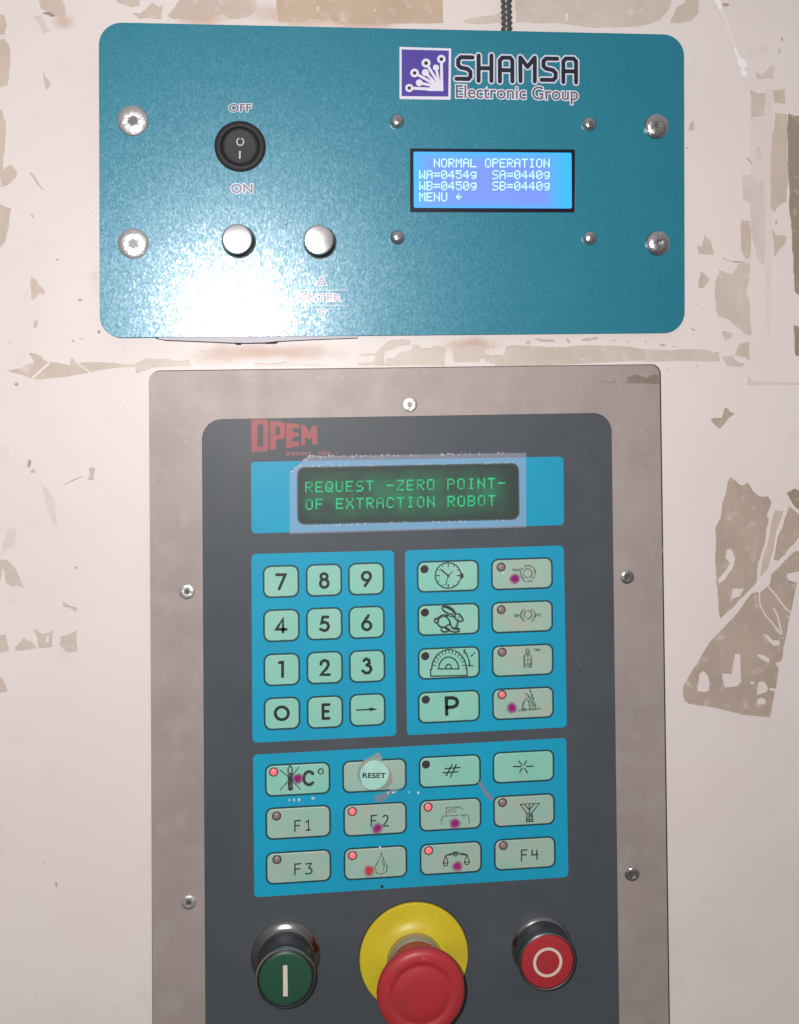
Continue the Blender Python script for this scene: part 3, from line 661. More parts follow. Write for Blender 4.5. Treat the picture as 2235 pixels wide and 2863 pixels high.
# logo badge
mb = MB(); add_prism(mb, rquad(Ws([(1117, 131), (1261.5, 135.5), (1260, 279), (1117, 277)], hp), .3 * MM, 2), [], HP, hp); logo = mb.build('logo', M['white'], cp, label='purple square logo with white circuit fan')
fill('logo_field', [[(1123, 138), (1255, 141.5), (1253.5, 270), (1123, 269)]], M['purple'], logo, hp + .01 * MM)
hl = hp + .02 * MM
nodes = [((140, 398), 36, 1), ((187, 265), 38, 1), ((288, 178), 40, 1), ((423, 143), 38, 1), ((228, 352), 30, 0), ((282, 262), 31, 0), ((375, 218), 27, 0)]
st = [{'p': [(140, 398), (430, 412)], 'w': 26 * .3167 * .192 * MM}, {'p': [(423, 143), (428, 415)], 'w': 26 * .3167 * .192 * MM}] + \
     [{'p': [a, (405 + 8 * i % 20, 392)], 'w': 24 * .3167 * .192 * MM} for i, (a, r, d) in enumerate(nodes) if i not in (0, 3)]
print_strokes('circuit_lines', st, M['white'], logo, hl, ZL)
fill('hub', [[(318, 395), (345, 365), (365, 345), (400, 335), (438, 330), (440, 424), (300, 424)]], M['white'], logo, hl + .05 * MM, ZL)
fill('nodes', [arc(a[0], a[1], r, r) for a, r, d in nodes], M['white'], logo, hl + .06 * MM, ZL)
fill('node_holes', [arc(a[0], a[1], r * .42, r * .42, n=14) for a, r, d in nodes if d], M['black'], logo, hl + .10 * MM, ZL)
px = .3167 * .192 * MM
SH = [[(698, 128), (595, 126), (572, 150), (572, 196), (592, 216), (655, 230), (680, 255), (680, 298), (662, 318), (556, 316)],
      [(752, 112), (752, 335)], [(865, 112), (865, 336)], [(752, 222), (865, 224)],
      [(940, 340), (940, 155), (962, 130), (1030, 131), (1050, 155), (1050, 340)], [(940, 240), (1050, 242)],
      [(1122, 337), (1120, 128)], [(1248, 340), (1248, 130)], [(1124, 132), (1183, 212)], [(1245, 132), (1185, 212)],
      [(1446, 140), (1348, 138), (1325, 160), (1325, 206), (1345, 226), (1408, 241), (1432, 265), (1432, 305), (1412, 327), (1308, 326)],
      [(1500, 346), (1500, 162), (1522, 138), (1590, 139), (1612, 163), (1612, 350)], [(1500, 250), (1612, 252)]]
print_strokes('brand_lettering_edge', SH, M['halo'], logo, hp, ZL, wd=66 * px)
print_strokes('brand_lettering_white', SH, M['white'], logo, hp + .04 * MM, ZL, wd=54 * px)
print_strokes('brand_lettering', SH, M['black'], logo, hp + .08 * MM, ZL, wd=38 * px)
text('group_lettering_edge', 'Electronic Group', (552, 370, 1630, 520, 22), hp + .042 * MM, M['white'], logo, .062, ZL)
text('group_lettering', 'Electronic Group', (552, 370, 1630, 520, 22), hp + .14 * MM, M['greytext'], logo, .006, ZL)
# switch lettering
text('off_lettering_edge', 'OFF', (258, 46, 520, 138), hp, M['white'], cp, .075, ZS); text('off_lettering', 'OFF', (258, 46, 520, 138), hp + .06 * MM, M['greytext'], cp, .02, ZS)
text('on_lettering_edge', 'ON', (285, 1000, 535, 1106), hp, M['white'], cp, .075, ZS); text('on_lettering', 'ON', (285, 1000, 535, 1106), hp + .06 * MM, M['greytext'], cp, .02, ZS)
text('enter_lettering_edge', 'ENTER', (1038, 436, 1506, 522), hp, M['white'], cp, .075, ZE); text('enter_lettering', 'ENTER', (1038, 436, 1506, 522), hp + .06 * MM, M['faint_grey'], cp, .02, ZE)
text('select_lettering_edge', 'SELECT', (90, 440, 560, 526), hp, M['faint_white'], cp, .075, ZE); text('select_lettering', 'SELECT', (90, 440, 560, 526), hp + .06 * MM, M['faint_grey'], cp, .02, ZE)
for i, (x, y, s) in enumerate(((320, 275, 1), (1277, 280, 1), (1283, 665, -1), (320, 660, -1))):
    tri = [(x - 45, y + 38 * s), (x + 45, y + 38 * s), (x, y - 42 * s)]
    print_strokes('arrow_mark_edge', [{'p': tri, 'c': True}], M['faint_white' if i in (0, 3) else 'white'], cp, hp, ZE, wd=1.5 * MM); print_strokes('arrow_mark', [{'p': tri, 'c': True}], M['faint_grey' if i != 1 else 'greytext'], cp, hp + .03 * MM, ZE, wd=.8 * MM)
print_strokes('rule_lines', [[(1030, 385), (1590, 388)], [(1030, 566), (1590, 572)], [(60, 385), (600, 385)], [(60, 566), (600, 566)]], M['halo'], cp, hp, ZE, wd=.45 * MM)
# rocker switch
x, z = W(671.5, 408.5, HP + 1.5 * MM)
mb = MB(); add_lathe(mb, x, z, [(13.3 * MM, HP), (13.3 * MM, HP + .9 * MM), (12.7 * MM, HP + 1.8 * MM), (11.2 * MM, HP + 2.3 * MM), (10.4 * MM, HP + 2.2 * MM), (9.9 * MM, HP + 1.6 * MM), (9.6 * MM, HP + .5 * MM), (9.55 * MM, HP + .2 * MM)], 64)
rk = mb.build('rocker_switch', M['blackplastic'], cp, label='round black rocker switch between OFF and ON')
vs = []; fs = []; n_ = 48; rr = 9.2 * MM; cols = 12
for i in range(cols + 1):
    f_ = i / cols
    for k in range(n_):
        a = 2 * math.pi * k / n_; xx = rr * f_ * math.cos(a); zz = rr * f_ * math.sin(a)
        t = zz / rr; h = HP + (1.15 + .9 * t * t * (1 if t > 0 else .25) + .55 * t - .0 * t) * MM - max(0, f_ - .93) * 9 * MM
        vs.append((x + xx, -h, z + zz))
for i in range(cols):
    for k in range(n_): k2 = (k + 1) % n_; fs.append((i * n_ + k2, i * n_ + k, (i + 1) * n_ + k, (i + 1) * n_ + k2))
mb = MB(); mb.add(vs, [f[::-1] for f in fs], True); mb.build('rocker', M['blackplastic'], rk)
def rh(v): 
    zz = W(671, v, HP)[1] - z; t = zz / rr; return HP + (1.2 + .9 * t * t * (1 if t > 0 else .25) + .55 * t) * MM
mwh = mk('grey_white_mark', (.50, .49, .52), .5)
print_strokes('off_mark', [ring(391, 495, 40, 44)], mwh, rk, rh(395) + .12 * MM, ZS, wd=.62 * MM)
print_strokes('on_mark', [[(387, 612), (385, 690)]], mwh, rk, rh(434) + .1 * MM, ZS, wd=.85 * MM)
# push buttons
def push(u, v, label):
    x, z = W(u, v, HP + 4 * MM); o3 = (x, -HP, z); dx, dz = 1.0 * MM, -1.1 * MM
    mb = MB(); add_lathe(mb, x + dx * .9, z + dz * .9, [(8.75 * MM, HP), (8.75 * MM, HP + .5 * MM), (8.3 * MM, HP + .9 * MM), (7.7 * MM, HP + .5 * MM), (7.65 * MM, HP - 1 * MM)], 48)  # dark ring shifted off-centre, partly standing in for the cap's shadow
    o = mb.build('push_button', M['darkring'], cp, origin=o3, label=label)
    mb = MB(); add_lathe(mb, x + dx * .6, z + dz * .6, [(7.6 * MM, HP - .8 * MM), (7.7 * MM, HP + 2.0 * MM)], 48); mb.build('plunger', M['darkring'], o)
    mb = MB(); add_lathe(mb, x, z, [(7.6 * MM, HP + 1.9 * MM), (7.95 * MM, HP + 2.2 * MM), (7.95 * MM, HP + 3.4 * MM), (7.6 * MM, HP + 3.9 * MM), (7.0 * MM, HP + 4.02 * MM), (.1 * MM, HP + 4.1 * MM)], 48, tilt=(.0, -.0)); mb.build('metal_cap', M['nickel'], o)
push(663, 668.5, 'left silver push button over SELECT'); push(891, 670.5, 'right silver push button over ENTER')
# screws on the plate
socket_screw(cp, 371, 337, HP, 7.6 * MM, M['zincw'], 'large pale socket screw, upper left', .36, .55)
socket_screw(cp, 372, 681, HP, 7.6 * MM, M['zincw'], 'large pale socket screw, lower left', .36, .5)
socket_screw(cp, 1836, 353, HP, 6.5 * MM, M['zinc'], 'domed socket screw, upper right', .28, .9)
socket_screw(cp, 1840, 680, HP, 6.5 * MM, M['zinc'], 'domed socket screw, lower right', .28, 1.0)
for u, v, a in ((1110, 339, .4), (1647, 347, .9), (1111, 664, .2), (1649, 665.5, .7)): cross_screw(cp, u, v, HP, 4.0 * MM, M['zinc'], a)

cp.location.y = -4.2 * MM; cp.rotation_euler.z = ASKEW; TILT = None

# ------------------------------------------------------------------ OPERATOR PANEL
HS = 2.4 * MM; HO = 1.7 * MM
pc = W(1147, 3200, 0)
op = thing('operator_panel', (pc[0], 0, pc[1]), 'tall steel framed operator panel with cyan membrane keypad, green display and three big buttons', 'operator panel')
mb = MB(); add_prism(mb, rquad(Ws([(416, 1038), (1844, 1020), (1875, 3230), (430, 3260)], HS), 5.2 * MM, 8),
                     [rquad(Ws([(564.5, 1173), (1710, 1154), (1735, 3120), (576, 3150)], HS), [10.5 * MM, 10.5 * MM, 10 * MM, 10 * MM], 10)], .15 * MM, HS)
mb.build('steel_frame', M['steel'], op, bevel=.3 * MM)
mb = MB(); add_prism(mb, rquad(Ws([(418, 1036), (1847, 1018), (1878, 3232), (428, 3262)], 0), 5.4 * MM, 8), [], .02 * MM, .14 * MM); mb.build('shadow_gap', M['gap'], op)
mb = MB(); add_prism(mb, Ws([(545, 1150), (1730, 1130), (1755, 3145), (556, 3175)], HO), [], .16 * MM, HO); ov = mb.build('membrane_overlay', M['overlay'], op); hf0 = HO
for q in ([(1390, 115), (1440, 100), (1490, 113), (1510, 125), (1540, 100), (1586, 105), (1586, 160), (1390, 153)], [(1195, 138), (1300, 150), (1312, 140), (1325, 112), (1325, 150), (1200, 148)], [(1105, 143), (1130, 143), (1130, 147)], [(1590, 1120), (1605, 1125), (1605, 1165), (1588, 1150)]):
    mb = MB(); add_prism(mb, Ws(jag(c(Z4, q), .1, 1), HS), [], HS, HS + .02 * MM, side=False); mb.build('glue_smear', M['steel_edge'], op)
for u, v, a, ln, w_ in ((700, 1062, .3, 16, .5), (905, 1068, .1, 22, .35), (1000, 1100, 1.2, 12, .4), (640, 1110, .7, 15, .3), (1480, 1080, .2, 26, .3), (1800, 1230, .4, 16, .4), (1772, 1215, .5, 22, .3), (500, 1320, 2.8, 14, .5), (470, 1420, 1.4, 10, .3), (1790, 1950, 1.2, 24, .3), (450, 2300, 1.1, 26, .3), (545, 2600, 1.5, 20, .25)):
    mb = MB(); stroke(mb, Ws([(u, v), (u + ln * .5 * math.cos(a), v + ln * .45 * math.sin(a)), (u + ln * math.cos(a), v + ln * math.sin(a))], HS), w_ * MM, HS + .012 * MM); mb.build('scratch', M['steel_scratch'], op)
for u, v, a, ln, w_ in ((1440, 1480, 1.5, 40, .5), (1365, 1490, 1.6, 30, .5), (1610, 1840, 1.2, 55, .9), (1625, 1800, 1.0, 30, .6), (650, 2545, .1, 26, .3), (1640, 1235, 1.8, 30, 1.0), (905, 2500, .2, 20, .3), (870, 1195, .15, 40, .4), (1010, 1225, .05, 60, .5)):
    mb = MB(); stroke(mb, Ws([(u, v), (u + ln * .5 * math.cos(a) + 2, v + ln * .5 * math.sin(a)), (u + ln * math.cos(a), v + ln * math.sin(a))], hf0), w_ * MM, hf0 + .03 * MM); mb.build('scuff', M['scuff'], ov)
socket_screw(op, 1147, 1132, HS - .4 * MM, 4.1 * MM, M['zincw'], None, .42, .25)
socket_screw(op, 522.5, 1655.6, HS - .2 * MM, 4.0 * MM, M['zincw'], None, .42, .3)
socket_screw(op, 527.5, 2525, HS - .2 * MM, 3.9 * MM, M['zincw'], None, .40, .5, ring_=True)
socket_screw(op, 1755, 1614, HS - .2 * MM, 3.8 * MM, M['zinc'], None, .42, .5)
socket_screw(op, 1768, 2447, HS - .2 * MM, 4.2 * MM, M['zinc'], 'damaged screw with a dark broken head', .55, .6, tilt=(.1, .2))
hf = HO + .02 * MM
def field(q, r=2.3 * MM):
    mb = MB(); add_prism(mb, rquad(Ws(q, hf), r, 5), [], HO, hf, side=False); return mb.build('printed_field', M['field'], ov)
field([(701.5, 1291.5), (1575, 1276.5), (1577, 1468), (703.5, 1491.5)]); field([(703, 1549), (1101.5, 1539), (1108, 2057), (706, 2077)])
field([(1132, 1539), (1576, 1525), (1585, 2033), (1138, 2056)]); field([(707.5, 2110), (1583, 2063), (1589, 2452), (711, 2509)])
# brand print
RP = [([(120, 68), (340, 62), (358, 78), (375, 110), (375, 520), (350, 540), (125, 562)], [[(212, 140), (285, 140), (300, 165), (300, 455), (288, 468), (212, 472)]]),
      ([(398, 92), (500, 92), (600, 108), (618, 140), (618, 330), (600, 348), (485, 372), (485, 510), (400, 522)], [[(482, 172), (545, 175), (545, 298), (482, 302)]]),
      ([(640, 118), (835, 140), (835, 195), (735, 200), (735, 255), (825, 265), (825, 320), (735, 330), (735, 395), (835, 402), (835, 465), (640, 495)], []),
      ([(865, 148), (925, 155), (985, 255), (1030, 165), (1100, 168), (1105, 440), (1030, 445), (1025, 330), (985, 368), (925, 325), (925, 462), (865, 465)], [])]
bl = fill('brand_print', RP, M['red_print'], ov, hf + .01 * MM, ZD, label='faded red maker lettering')
sm = []
for k, (a, b_2) in enumerate(((640, 700), (712, 770), (782, 840), (852, 905), (915, 965), (975, 1015), (1120, 1170), (1182, 1240), (1252, 1310), (1380, 1402))):
    y0 = 545 + (0 if a < 1100 else -6); sm.append([(a, y0), (b_2 - 8, y0 + (4 if k % 2 else 14)), (b_2, y0 + 32), (b_2 - (0 if k % 2 else 16), y0 + 62), (a, y0 + 62 - (k % 3) * 5)])
fill('small_brand_print', sm, M['redbrown'], ov, hf + .01 * MM, ZD)
# green display
dq = Ws([(830, 1306), (1451, 1294), (1453, 1453), (831, 1468)], hf + .01 * MM)
mb = MB(); add_prism(mb, rquad(dq, [4 * MM, 4.2 * MM, 4.2 * MM, 4.2 * MM], 6), [], HO, hf + .01 * MM); vd = mb.build('green_display', M['outline'], op, label='dark window with green glowing characters')
mb = MB(); add_prism(mb, rquad([(a[0] + sx_ * .7 * MM, a[1] + sz_ * .7 * MM) for a, (sx_, sz_) in zip(dq, ((1, -1), (-1, -1), (-1, 1), (1, 1)))], 3.6 * MM, 6), [], HO, hf + .02 * MM); mb.build('window', M['vfd'], vd)
def vfdc(ci, ri, x, y):
    v0 = (1347, 1395)[ri]; u = 853.5 + ci * 28.35 + x * 4.15 + (0.6 * ri)
    return (u, v0 + y * 4.35 - (u - 853) * .0215)
dots('characters', ['REQUEST -ZERO POINT-', 'OF EXTRACTION ROBOT'], vfdc, M['vfdtext'], vd, hf + .035 * MM, .04)
fm = Ws([(810, 1324), (862, 1276), (1471, 1266), (1471, 1474), (810, 1493)], hf)
fh = rquad(dq, [4 * MM, 4.2 * MM, 4.2 * MM, 4.2 * MM], 6)
mb = MB(); add_prism(mb, fm, [fh], HO, hf + .14 * MM); mb.build('protective_film', M['film'], vd)
mb = MB(); add_prism(mb, fh, [], hf + .05 * MM, hf + .12 * MM); mb.build('window_film', M['thinfilm'], vd)
fe = MB()
for i in range(330):
    t = i / 330; e0, e1 = ((862, 1277), (1420, 1267)) if i < 130 else ((815, 1322), (858, 1282)) if i < 175 else ((840, 1303), (1440, 1292)) if i < 270 else ((850, 1470), (1430, 1456))
    s = random.random() ** 1.5; u = e0[0] + (e1[0] - e0[0]) * s + random.uniform(-2, 2); v = e0[1] + (e1[1] - e0[1]) * s + random.uniform(-3, 3)
    x, z = W(u, v, hf); a = random.uniform(.15, .6) * MM; b2 = random.uniform(.12, .3) * MM
    add_lathe(fe, x, z, [(a, hf + .14 * MM), (a * .6, hf + .24 * MM), (a * .1, hf + .27 * MM)], 8)
fe.build('film_bubbles', mk('air_bubbles', (.60, .60, .70), .2, spec=.8, alpha=.6, bump=[(900, .0002)]), vd, kind='stuff')

# keys
HK = HO + .40 * MM
def key(u, v, wpx, hpx, mat, label, rad=3.6):
    x, z = W(u, v, hf); sc = .1925 * (1 + (u - 811) / 29400) * MM; wd, ht = wpx * sc, hpx * sc; ang = math.radians(.12)
    mb = MB(); add_pad(mb, lambda i: rrect(x, z, wd - 1.75 * MM - 2 * i, ht - 1.75 * MM - 2 * i, (rad - .75) * MM - i * .8, 6, ang), hf + .01 * MM, HK, .34 * MM)
    o = mb.build('key', mat, op, origin=(x, -hf, z), label=label)
    mb = MB(); add_prism(mb, rrect(x, z, wd, ht, rad * MM, 6, ang), [], HO, hf + .012 * MM, side=False); mb.build('key_outline', M['outline'], o)
    return o
def led(o, u, v, kind):
    x, z = W(u, v, HK); mb = MB()
    if kind == 'dark':
        add_lathe(mb, x, z, [(2.25 * MM, HK), (2.1 * MM, HK + .05 * MM), (1.9 * MM, HK + .02 * MM)], 28, False); return mb.build('led', M['led_dark'], o)
    add_lathe(mb, x, z, [(2.55 * MM, HK - .05 * MM), (2.4 * MM, HK + .18 * MM), (1.95 * MM, HK + .2 * MM), (1.75 * MM, HK + .10 * MM)], 28); mb.build('led_rim', M['led_ring'], o)
    mb = MB(); add_lathe(mb, x, z, [(1.85 * MM, HK + .05 * MM), (1.6 * MM, HK + .35 * MM), (.9 * MM, HK + .55 * MM), (.1 * MM, HK + .6 * MM)], 24); return mb.build('led', M[{'grey': 'led_grey', 'red': 'led_red', 'dim': 'led_dim'}[kind]], o)
def glow(o, u, v, m_='glow_m', r=4.3):
    x, z = W(u, v, HK); mb = MB(); add_lathe(mb, x, z, [(r * MM, HK + .07 * MM)], 24, False); mb.build('led_glow', M[m_], o, origin=(x, -HK - .07 * MM, z))
hs = HK + .015 * MM
def blister(parent, x, z, a, b2, h):
    mb = MB(); n_ = 9; vs = []; rs_ = [random.uniform(.65, 1.15) for _ in range(n_)]
    for k, (f_, hh) in enumerate(((1, 0), (.7, .3 * MM), (.25, .42 * MM))):
        for i in range(n_): t = 2 * math.pi * i / n_; vs.append((x + a * f_ * rs_[i] * math.cos(t), -h - hh, z + b2 * f_ * rs_[i] * math.sin(t)))
    fs = [(k * n_ + i, k * n_ + (i + 1) % n_, (k + 1) * n_ + (i + 1) % n_, (k + 1) * n_ + i) for k in range(2) for i in range(n_)] + [tuple(range(2 * n_, 3 * n_))]
    mb.add(vs, fs, True); return mb.build('film_blister', M['blister'], parent)
def sym(o, lst, reg, wd=.9, mat='ink', polys=()):
    if lst: print_strokes('symbol', lst, M[mat], o, hs, reg, wd=wd * MM)
    if polys: fill('symbol', list(polys), M[mat], o, hs + .03 * MM, reg)
DW = 1.55
digits = [(785.8, 1625.8, 'digit 7', [[(346, 322), (436, 322), (372, 470)]]),
 (906, 1622, 'digit 8', [ring(838, 341, 33, 31), ring(840, 412, 41, 42)]),
 (1024, 1618.5, 'digit 9', [ring(1277, 338, 44, 43), [(1314, 362), (1262, 438)]]),
 (787, 1748.8, 'digit 4', [[(412, 915), (412, 780), (342, 888), (445, 888)]]),
 (907, 1744, 'digit 5', [[(878, 760), (826, 760), (812, 824), (842, 812), (872, 824), (886, 856), (872, 890), (842, 903), (800, 886)]]),
 (1025, 1740, 'digit 6', [ring(1280, 850, 44, 43), [(1241, 828), (1298, 744)]]),
 (788, 1872, 'digit 1', [[(374, 1233), (408, 1228), (408, 1378)]]),
 (908, 1866.7, 'digit 2', [[(804, 1250), (814, 1222), (845, 1208), (876, 1222), (884, 1256), (865, 1292), (808, 1358), (893, 1358)]]),
 (1026.7, 1862.6, 'digit 3', [[(1248, 1214), (1275, 1193), (1303, 1206), (1308, 1238), (1278, 1258)], [(1280, 1258), (1318, 1274), (1326, 1305), (1305, 1336), (1270, 1343), (1238, 1318)]]),
 (788.7, 1994.8, 'letter O', [ring(400, 1758, 68, 66, n=32)]),
 (908.8, 1990.8, 'letter E', [[(890, 1668), (827, 1670), (827, 1812), (890, 1810)], [(827, 1738), (880, 1738)]]),
 (1027.5, 1984.6, 'arrow pointing right', [{'p': [(1175, 1725), (1320, 1718)], 'w': .75 * MM}])]
for u, v, nm, stx in digits:
    k = key(u, v, 101, 91, M['mint'], 'square mint key with the ' + nm, 4.2)
    sym(k, stx, Z5, DW, 'ink', [[(1308, 1696), (1395, 1715), (1315, 1736)]] if 'arrow' in nm else ())

def fk(u, v, mat, nm, ltype, lu=0, lv=0, wpx=174, hpx=88):
    k = key(u, v, wpx, hpx, M[mat], nm, 3.9)
    if ltype: led(k, lu, lv, ltype)
    return k
def z6(x, y): return (1120 + x * .2933, 1500 + y * .2933)
def z7(x, y): return (680 + x * .2933, 2060 + y * .2933)
def z8(x, y): return (1120 + x * .2933, 2040 + y * .2933)
k = fk(*z6(452, 378), 'mint', 'wide mint key with a clock face', 'dark', *z6(228, 312))
ticks = []
for i in range(12):
    a = math.radians(30 * i); r0 = 98 if i % 3 else 86; ticks.append({'p': [(455 + r0 * math.cos(a), 373 + r0 * math.sin(a)), (455 + 110 * math.cos(a), 373 + 110 * math.sin(a))], 'w': (.45 if i % 3 else .65) * MM})
sym(k, [ring(453, 372, 122, 122, 40)] + ticks + [{'p': [(455, 375), (385, 315)], 'w': .85 * MM}, {'p': [(455, 375), (496, 330)], 'w': .4 * MM}, {'p': [(455, 375), (430, 465)], 'w': .5 * MM}], Z6, .72, 'fadeink',
    [arc(455, 375, 13, 13), [(578, 345), (598, 355), (602, 385), (588, 402), (576, 398)]])
k = fk(*z6(458, 790), 'mint', 'wide mint key with a running rabbit', 'dark', *z6(232, 725))
sym(k, [[(495, 742), (455, 735), (415, 712), (396, 688), (402, 668), (440, 676), (492, 706), (522, 738)], [(398, 668), (415, 662), (455, 668), (500, 695), (525, 735)],
        [(520, 738), (555, 738), (582, 765), (597, 800), (575, 812), (545, 800), (522, 782), (516, 752)], [(492, 745), (505, 768), (430, 746), (385, 755), (358, 775), (350, 792)],
        ring(342, 803, 18, 22, 14), [(362, 785), (400, 757), (440, 765), (465, 800), (480, 850), (505, 882), (552, 884)], [(543, 802), (545, 835), (522, 868), (545, 872), (562, 885), (555, 905), (515, 912), (465, 900), (425, 872)],
        [(350, 822), (365, 850), (392, 868), (388, 895), (405, 910), (448, 908)], [(392, 868), (425, 860), (470, 892)], [(440, 850), (470, 835), (490, 868)]], Z6, .95, 'fadeink', [arc(556, 768, 7, 9)])
k = fk(*z6(462, 1205), 'mint', 'wide mint key with a protractor', 'dark', *z6(235, 1140))
tk = []
for i in range(1, 14):
    a = math.radians(180 + 180 * i / 14); tk.append({'p': [(462 + 158 * math.cos(a), 1265 + 180 * math.sin(a)), (462 + 130 * math.cos(a), 1265 + 150 * math.sin(a))], 'w': .5 * MM})
sym(k, [arc(462, 1265, 165, 186, 180, 360, 30), [(298, 1268), (285, 1270), (288, 1332), (635, 1325), (632, 1262), (622, 1262)], {'p': arc(458, 1262, 96, 112, 180, 360, 24), 'c': True}, arc(458, 1262, 28, 45, 180, 360, 12)] + tk +
       [[(600, 1085), (630, 1122), (652, 1180), (662, 1235)], [(615, 1078), (605, 1110)], [(640, 1230), (690, 1232)], [(672, 1140), (690, 1128)], [(700, 1112), (708, 1108)]], Z6, .74, 'fadeink')
k = fk(*z6(462, 1622), 'mint', 'wide mint key with the letter P', 'dark', *z6(240, 1555))
sym(k, [[(440, 1695), (436, 1540), (500, 1538), (532, 1552), (543, 1580), (532, 1610), (500, 1626), (450, 1630)]], Z6, 1.9, 'ink')
k = fk(*z6(1158, 355), 'worn', 'worn key with a drum symbol and magenta spot', 'grey', *z6(958, 292))
sym(k, [ring(1212, 350, 42, 42), arc(1215, 345, 72, 66, 130, 420, 24), [(1150, 385), (1185, 428), (1255, 425)], {'p': [(1075, 316), (1128, 318)], 'w': 1.5 * MM}, [(1270, 300), (1285, 350)]], Z6, .75, 'paleink'); glow(k, 1439.5, 1618)
mb = MB()
for x_, y_, a_ in ((975, 350, .9), (1170, 292, .6), (893, 300, .5)):
    X_, Z_ = W(*z6(x_, y_), HK); blister(k, X_, Z_, a_ * MM, a_ * MM, HK + .02 * MM)
k = fk(*z6(1160, 765), 'worn', 'worn key with a ring between two brackets', 'grey', *z6(960, 698))
sym(k, [{'p': arc(1215, 745, 36, 38), 'c': True}, {'p': arc(1215, 750, 68, 64, 125, 235, 12), 'w': 1.2 * MM}, {'p': arc(1215, 750, 68, 64, -55, 55, 12), 'w': 1.2 * MM}, [(1118, 755), (1150, 752)], [(1280, 748), (1312, 747)], ring(1103, 755, 14, 12, 10), ring(1325, 747, 12, 12, 10)], Z6, .75, 'paleink')
k = fk(*z6(1165, 1180), 'worn', 'worn key with a faded bottle', 'grey', *z6(968, 1103))
sym(k, [{'p': [(1180, 1240), (1178, 1140), (1200, 1115), (1202, 1070), (1222, 1070), (1226, 1115), (1245, 1140), (1245, 1240)], 'c': True}, [(1212, 1120), (1212, 1190)], [(1190, 1215), (1235, 1215)], {'p': [(1275, 1078), (1330, 1082)], 'w': 1.3 * MM}], Z6, .95, 'paleink')
k = fk(*z6(1168, 1590), 'worn', 'worn key with a faded flask and magenta spot', 'dim', *z6(968, 1508))
sym(k, [[(1160, 1645), (1170, 1590), (1200, 1545), (1225, 1575), (1235, 1650)], [(1195, 1495), (1240, 1545), (1270, 1640)], [(1232, 1460), (1262, 1540), (1292, 1640)], [(1128, 1660), (1330, 1640)], [(1165, 1640), (1215, 1650)]], Z6, 1.0, 'paleink'); glow(k, 1431.5, 1979)
k = fk(*z7(520, 405), 'mint', 'key with a crossed thermometer and degree sign, lit red', 'red', *z7(290, 335), 181, 90)
sym(k, [{'p': [(432, 500), (428, 300), (445, 275), (465, 300), (470, 500)], 'c': True}, {'p': [(448, 350), (450, 505)], 'w': 1.3 * MM}, {'p': [(350, 315), (440, 390), (545, 500)], 'w': .5 * MM}, {'p': [(350, 510), (430, 420), (530, 290)], 'w': .5 * MM},
        {'p': arc(628, 395, 50, 62, 45, 315, 20), 'w': 1.7 * MM}, {'p': arc(740, 330, 24, 24), 'c': True, 'w': .7 * MM}], Z7, .7, 'fadeink', [arc(450, 495, 16, 18)]); glow(k, 832.5, 2177)
k = fk(*z7(1252, 370), 'worn', 'key under a round mint RESET sticker', None, 0, 0, 179, 90)
x, z = W(*z7(1248, 360), HK); mb = MB()
P = [(x + 7.75 * MM * (1 + .025 * math.sin(3 * a + 1) + .02 * math.sin(7 * a)) * math.cos(a), z + 7.75 * MM * (1 + .03 * math.sin(2 * a)) * math.sin(a)) for a in [j * math.pi / 24 for j in range(48)]]
add_prism(mb, P, [], HK, HK + .8 * MM); mb.build('round_sticker', M['sticker'], k, bevel=.2 * MM)
text('reset_lettering', 'RESET', (1140, 345, 1358, 392), HK + .83 * MM, M['fadeink'], k, .03, Z7)
mb = MB()
for q in ([(1150, 225), (1290, 150), (1310, 165), (1330, 240), (1390, 300), (1420, 350), (1430, 420), (1360, 500), (1180, 510), (1110, 420), (1085, 360), (1100, 290)],): add_prism(mb, Ws(jag(c(Z7, q), .15, 2), HK), [], HK - .3 * MM, HK + .02 * MM)
mb.build('glue_smear', M['rust'], k)
k = fk(*z8(470, 395), 'mint', 'wide mint key with a hash sign', 'dark', *z8(242, 332))
sym(k, [[(435, 440), (490, 335)], [(475, 452), (530, 335)], [(425, 372), (565, 360)], [(405, 412), (545, 402)]], Z8, .75, 'fadeink')
k = fk(*z8(1172, 352), 'mint', 'wide mint key with an asterisk', None)
sym(k, [[(1075, 353), (1145, 352)], [(1200, 350), (1265, 348)], [(1128, 302), (1158, 338)], [(1200, 298), (1178, 335)], [(1135, 408), (1158, 370)], [(1212, 412), (1180, 368)]], Z8, .72, 'fadeink')
k = fk(*z7(525, 815), 'worn', 'worn key marked F1', 'grey', *z7(318, 755), 181, 90)
sym(k, [[(492, 900), (494, 802), (545, 798)], [(494, 848), (535, 846)], [(600, 815), (622, 795), (622, 888)], [(602, 890), (640, 888)]], Z7, .78, 'fadeink')
k = fk(*z7(1258, 785), 'worn', 'worn key marked F2, lit red', 'red', *z7(1040, 712), 177, 90)
sym(k, [[(1220, 850), (1222, 752), (1272, 748)], [(1222, 800), (1262, 798)], [(1332, 765), (1350, 748), (1375, 755), (1380, 780), (1362, 812), (1335, 850), (1382, 848)]], Z7, .78, 'fadeink'); glow(k, 1055.5, 2315)
k = fk(*z8(475, 808), 'worn', 'worn key with a faded machine symbol, lit red', 'red', *z8(262, 738))
sym(k, [[(435, 820), (435, 745), (560, 738), (595, 760)], [(450, 765), (530, 755)], [(450, 785), (530, 780)], [(400, 825), (385, 905)], [(400, 825), (560, 818)], [(580, 815), (648, 812), (655, 890)], [(605, 815), (605, 840)]], Z8, .55, 'paleink'); glow(k, 1272, 2303)
k = fk(*z8(1178, 768), 'worn', 'worn key with a funnel', 'grey', *z8(972, 695))
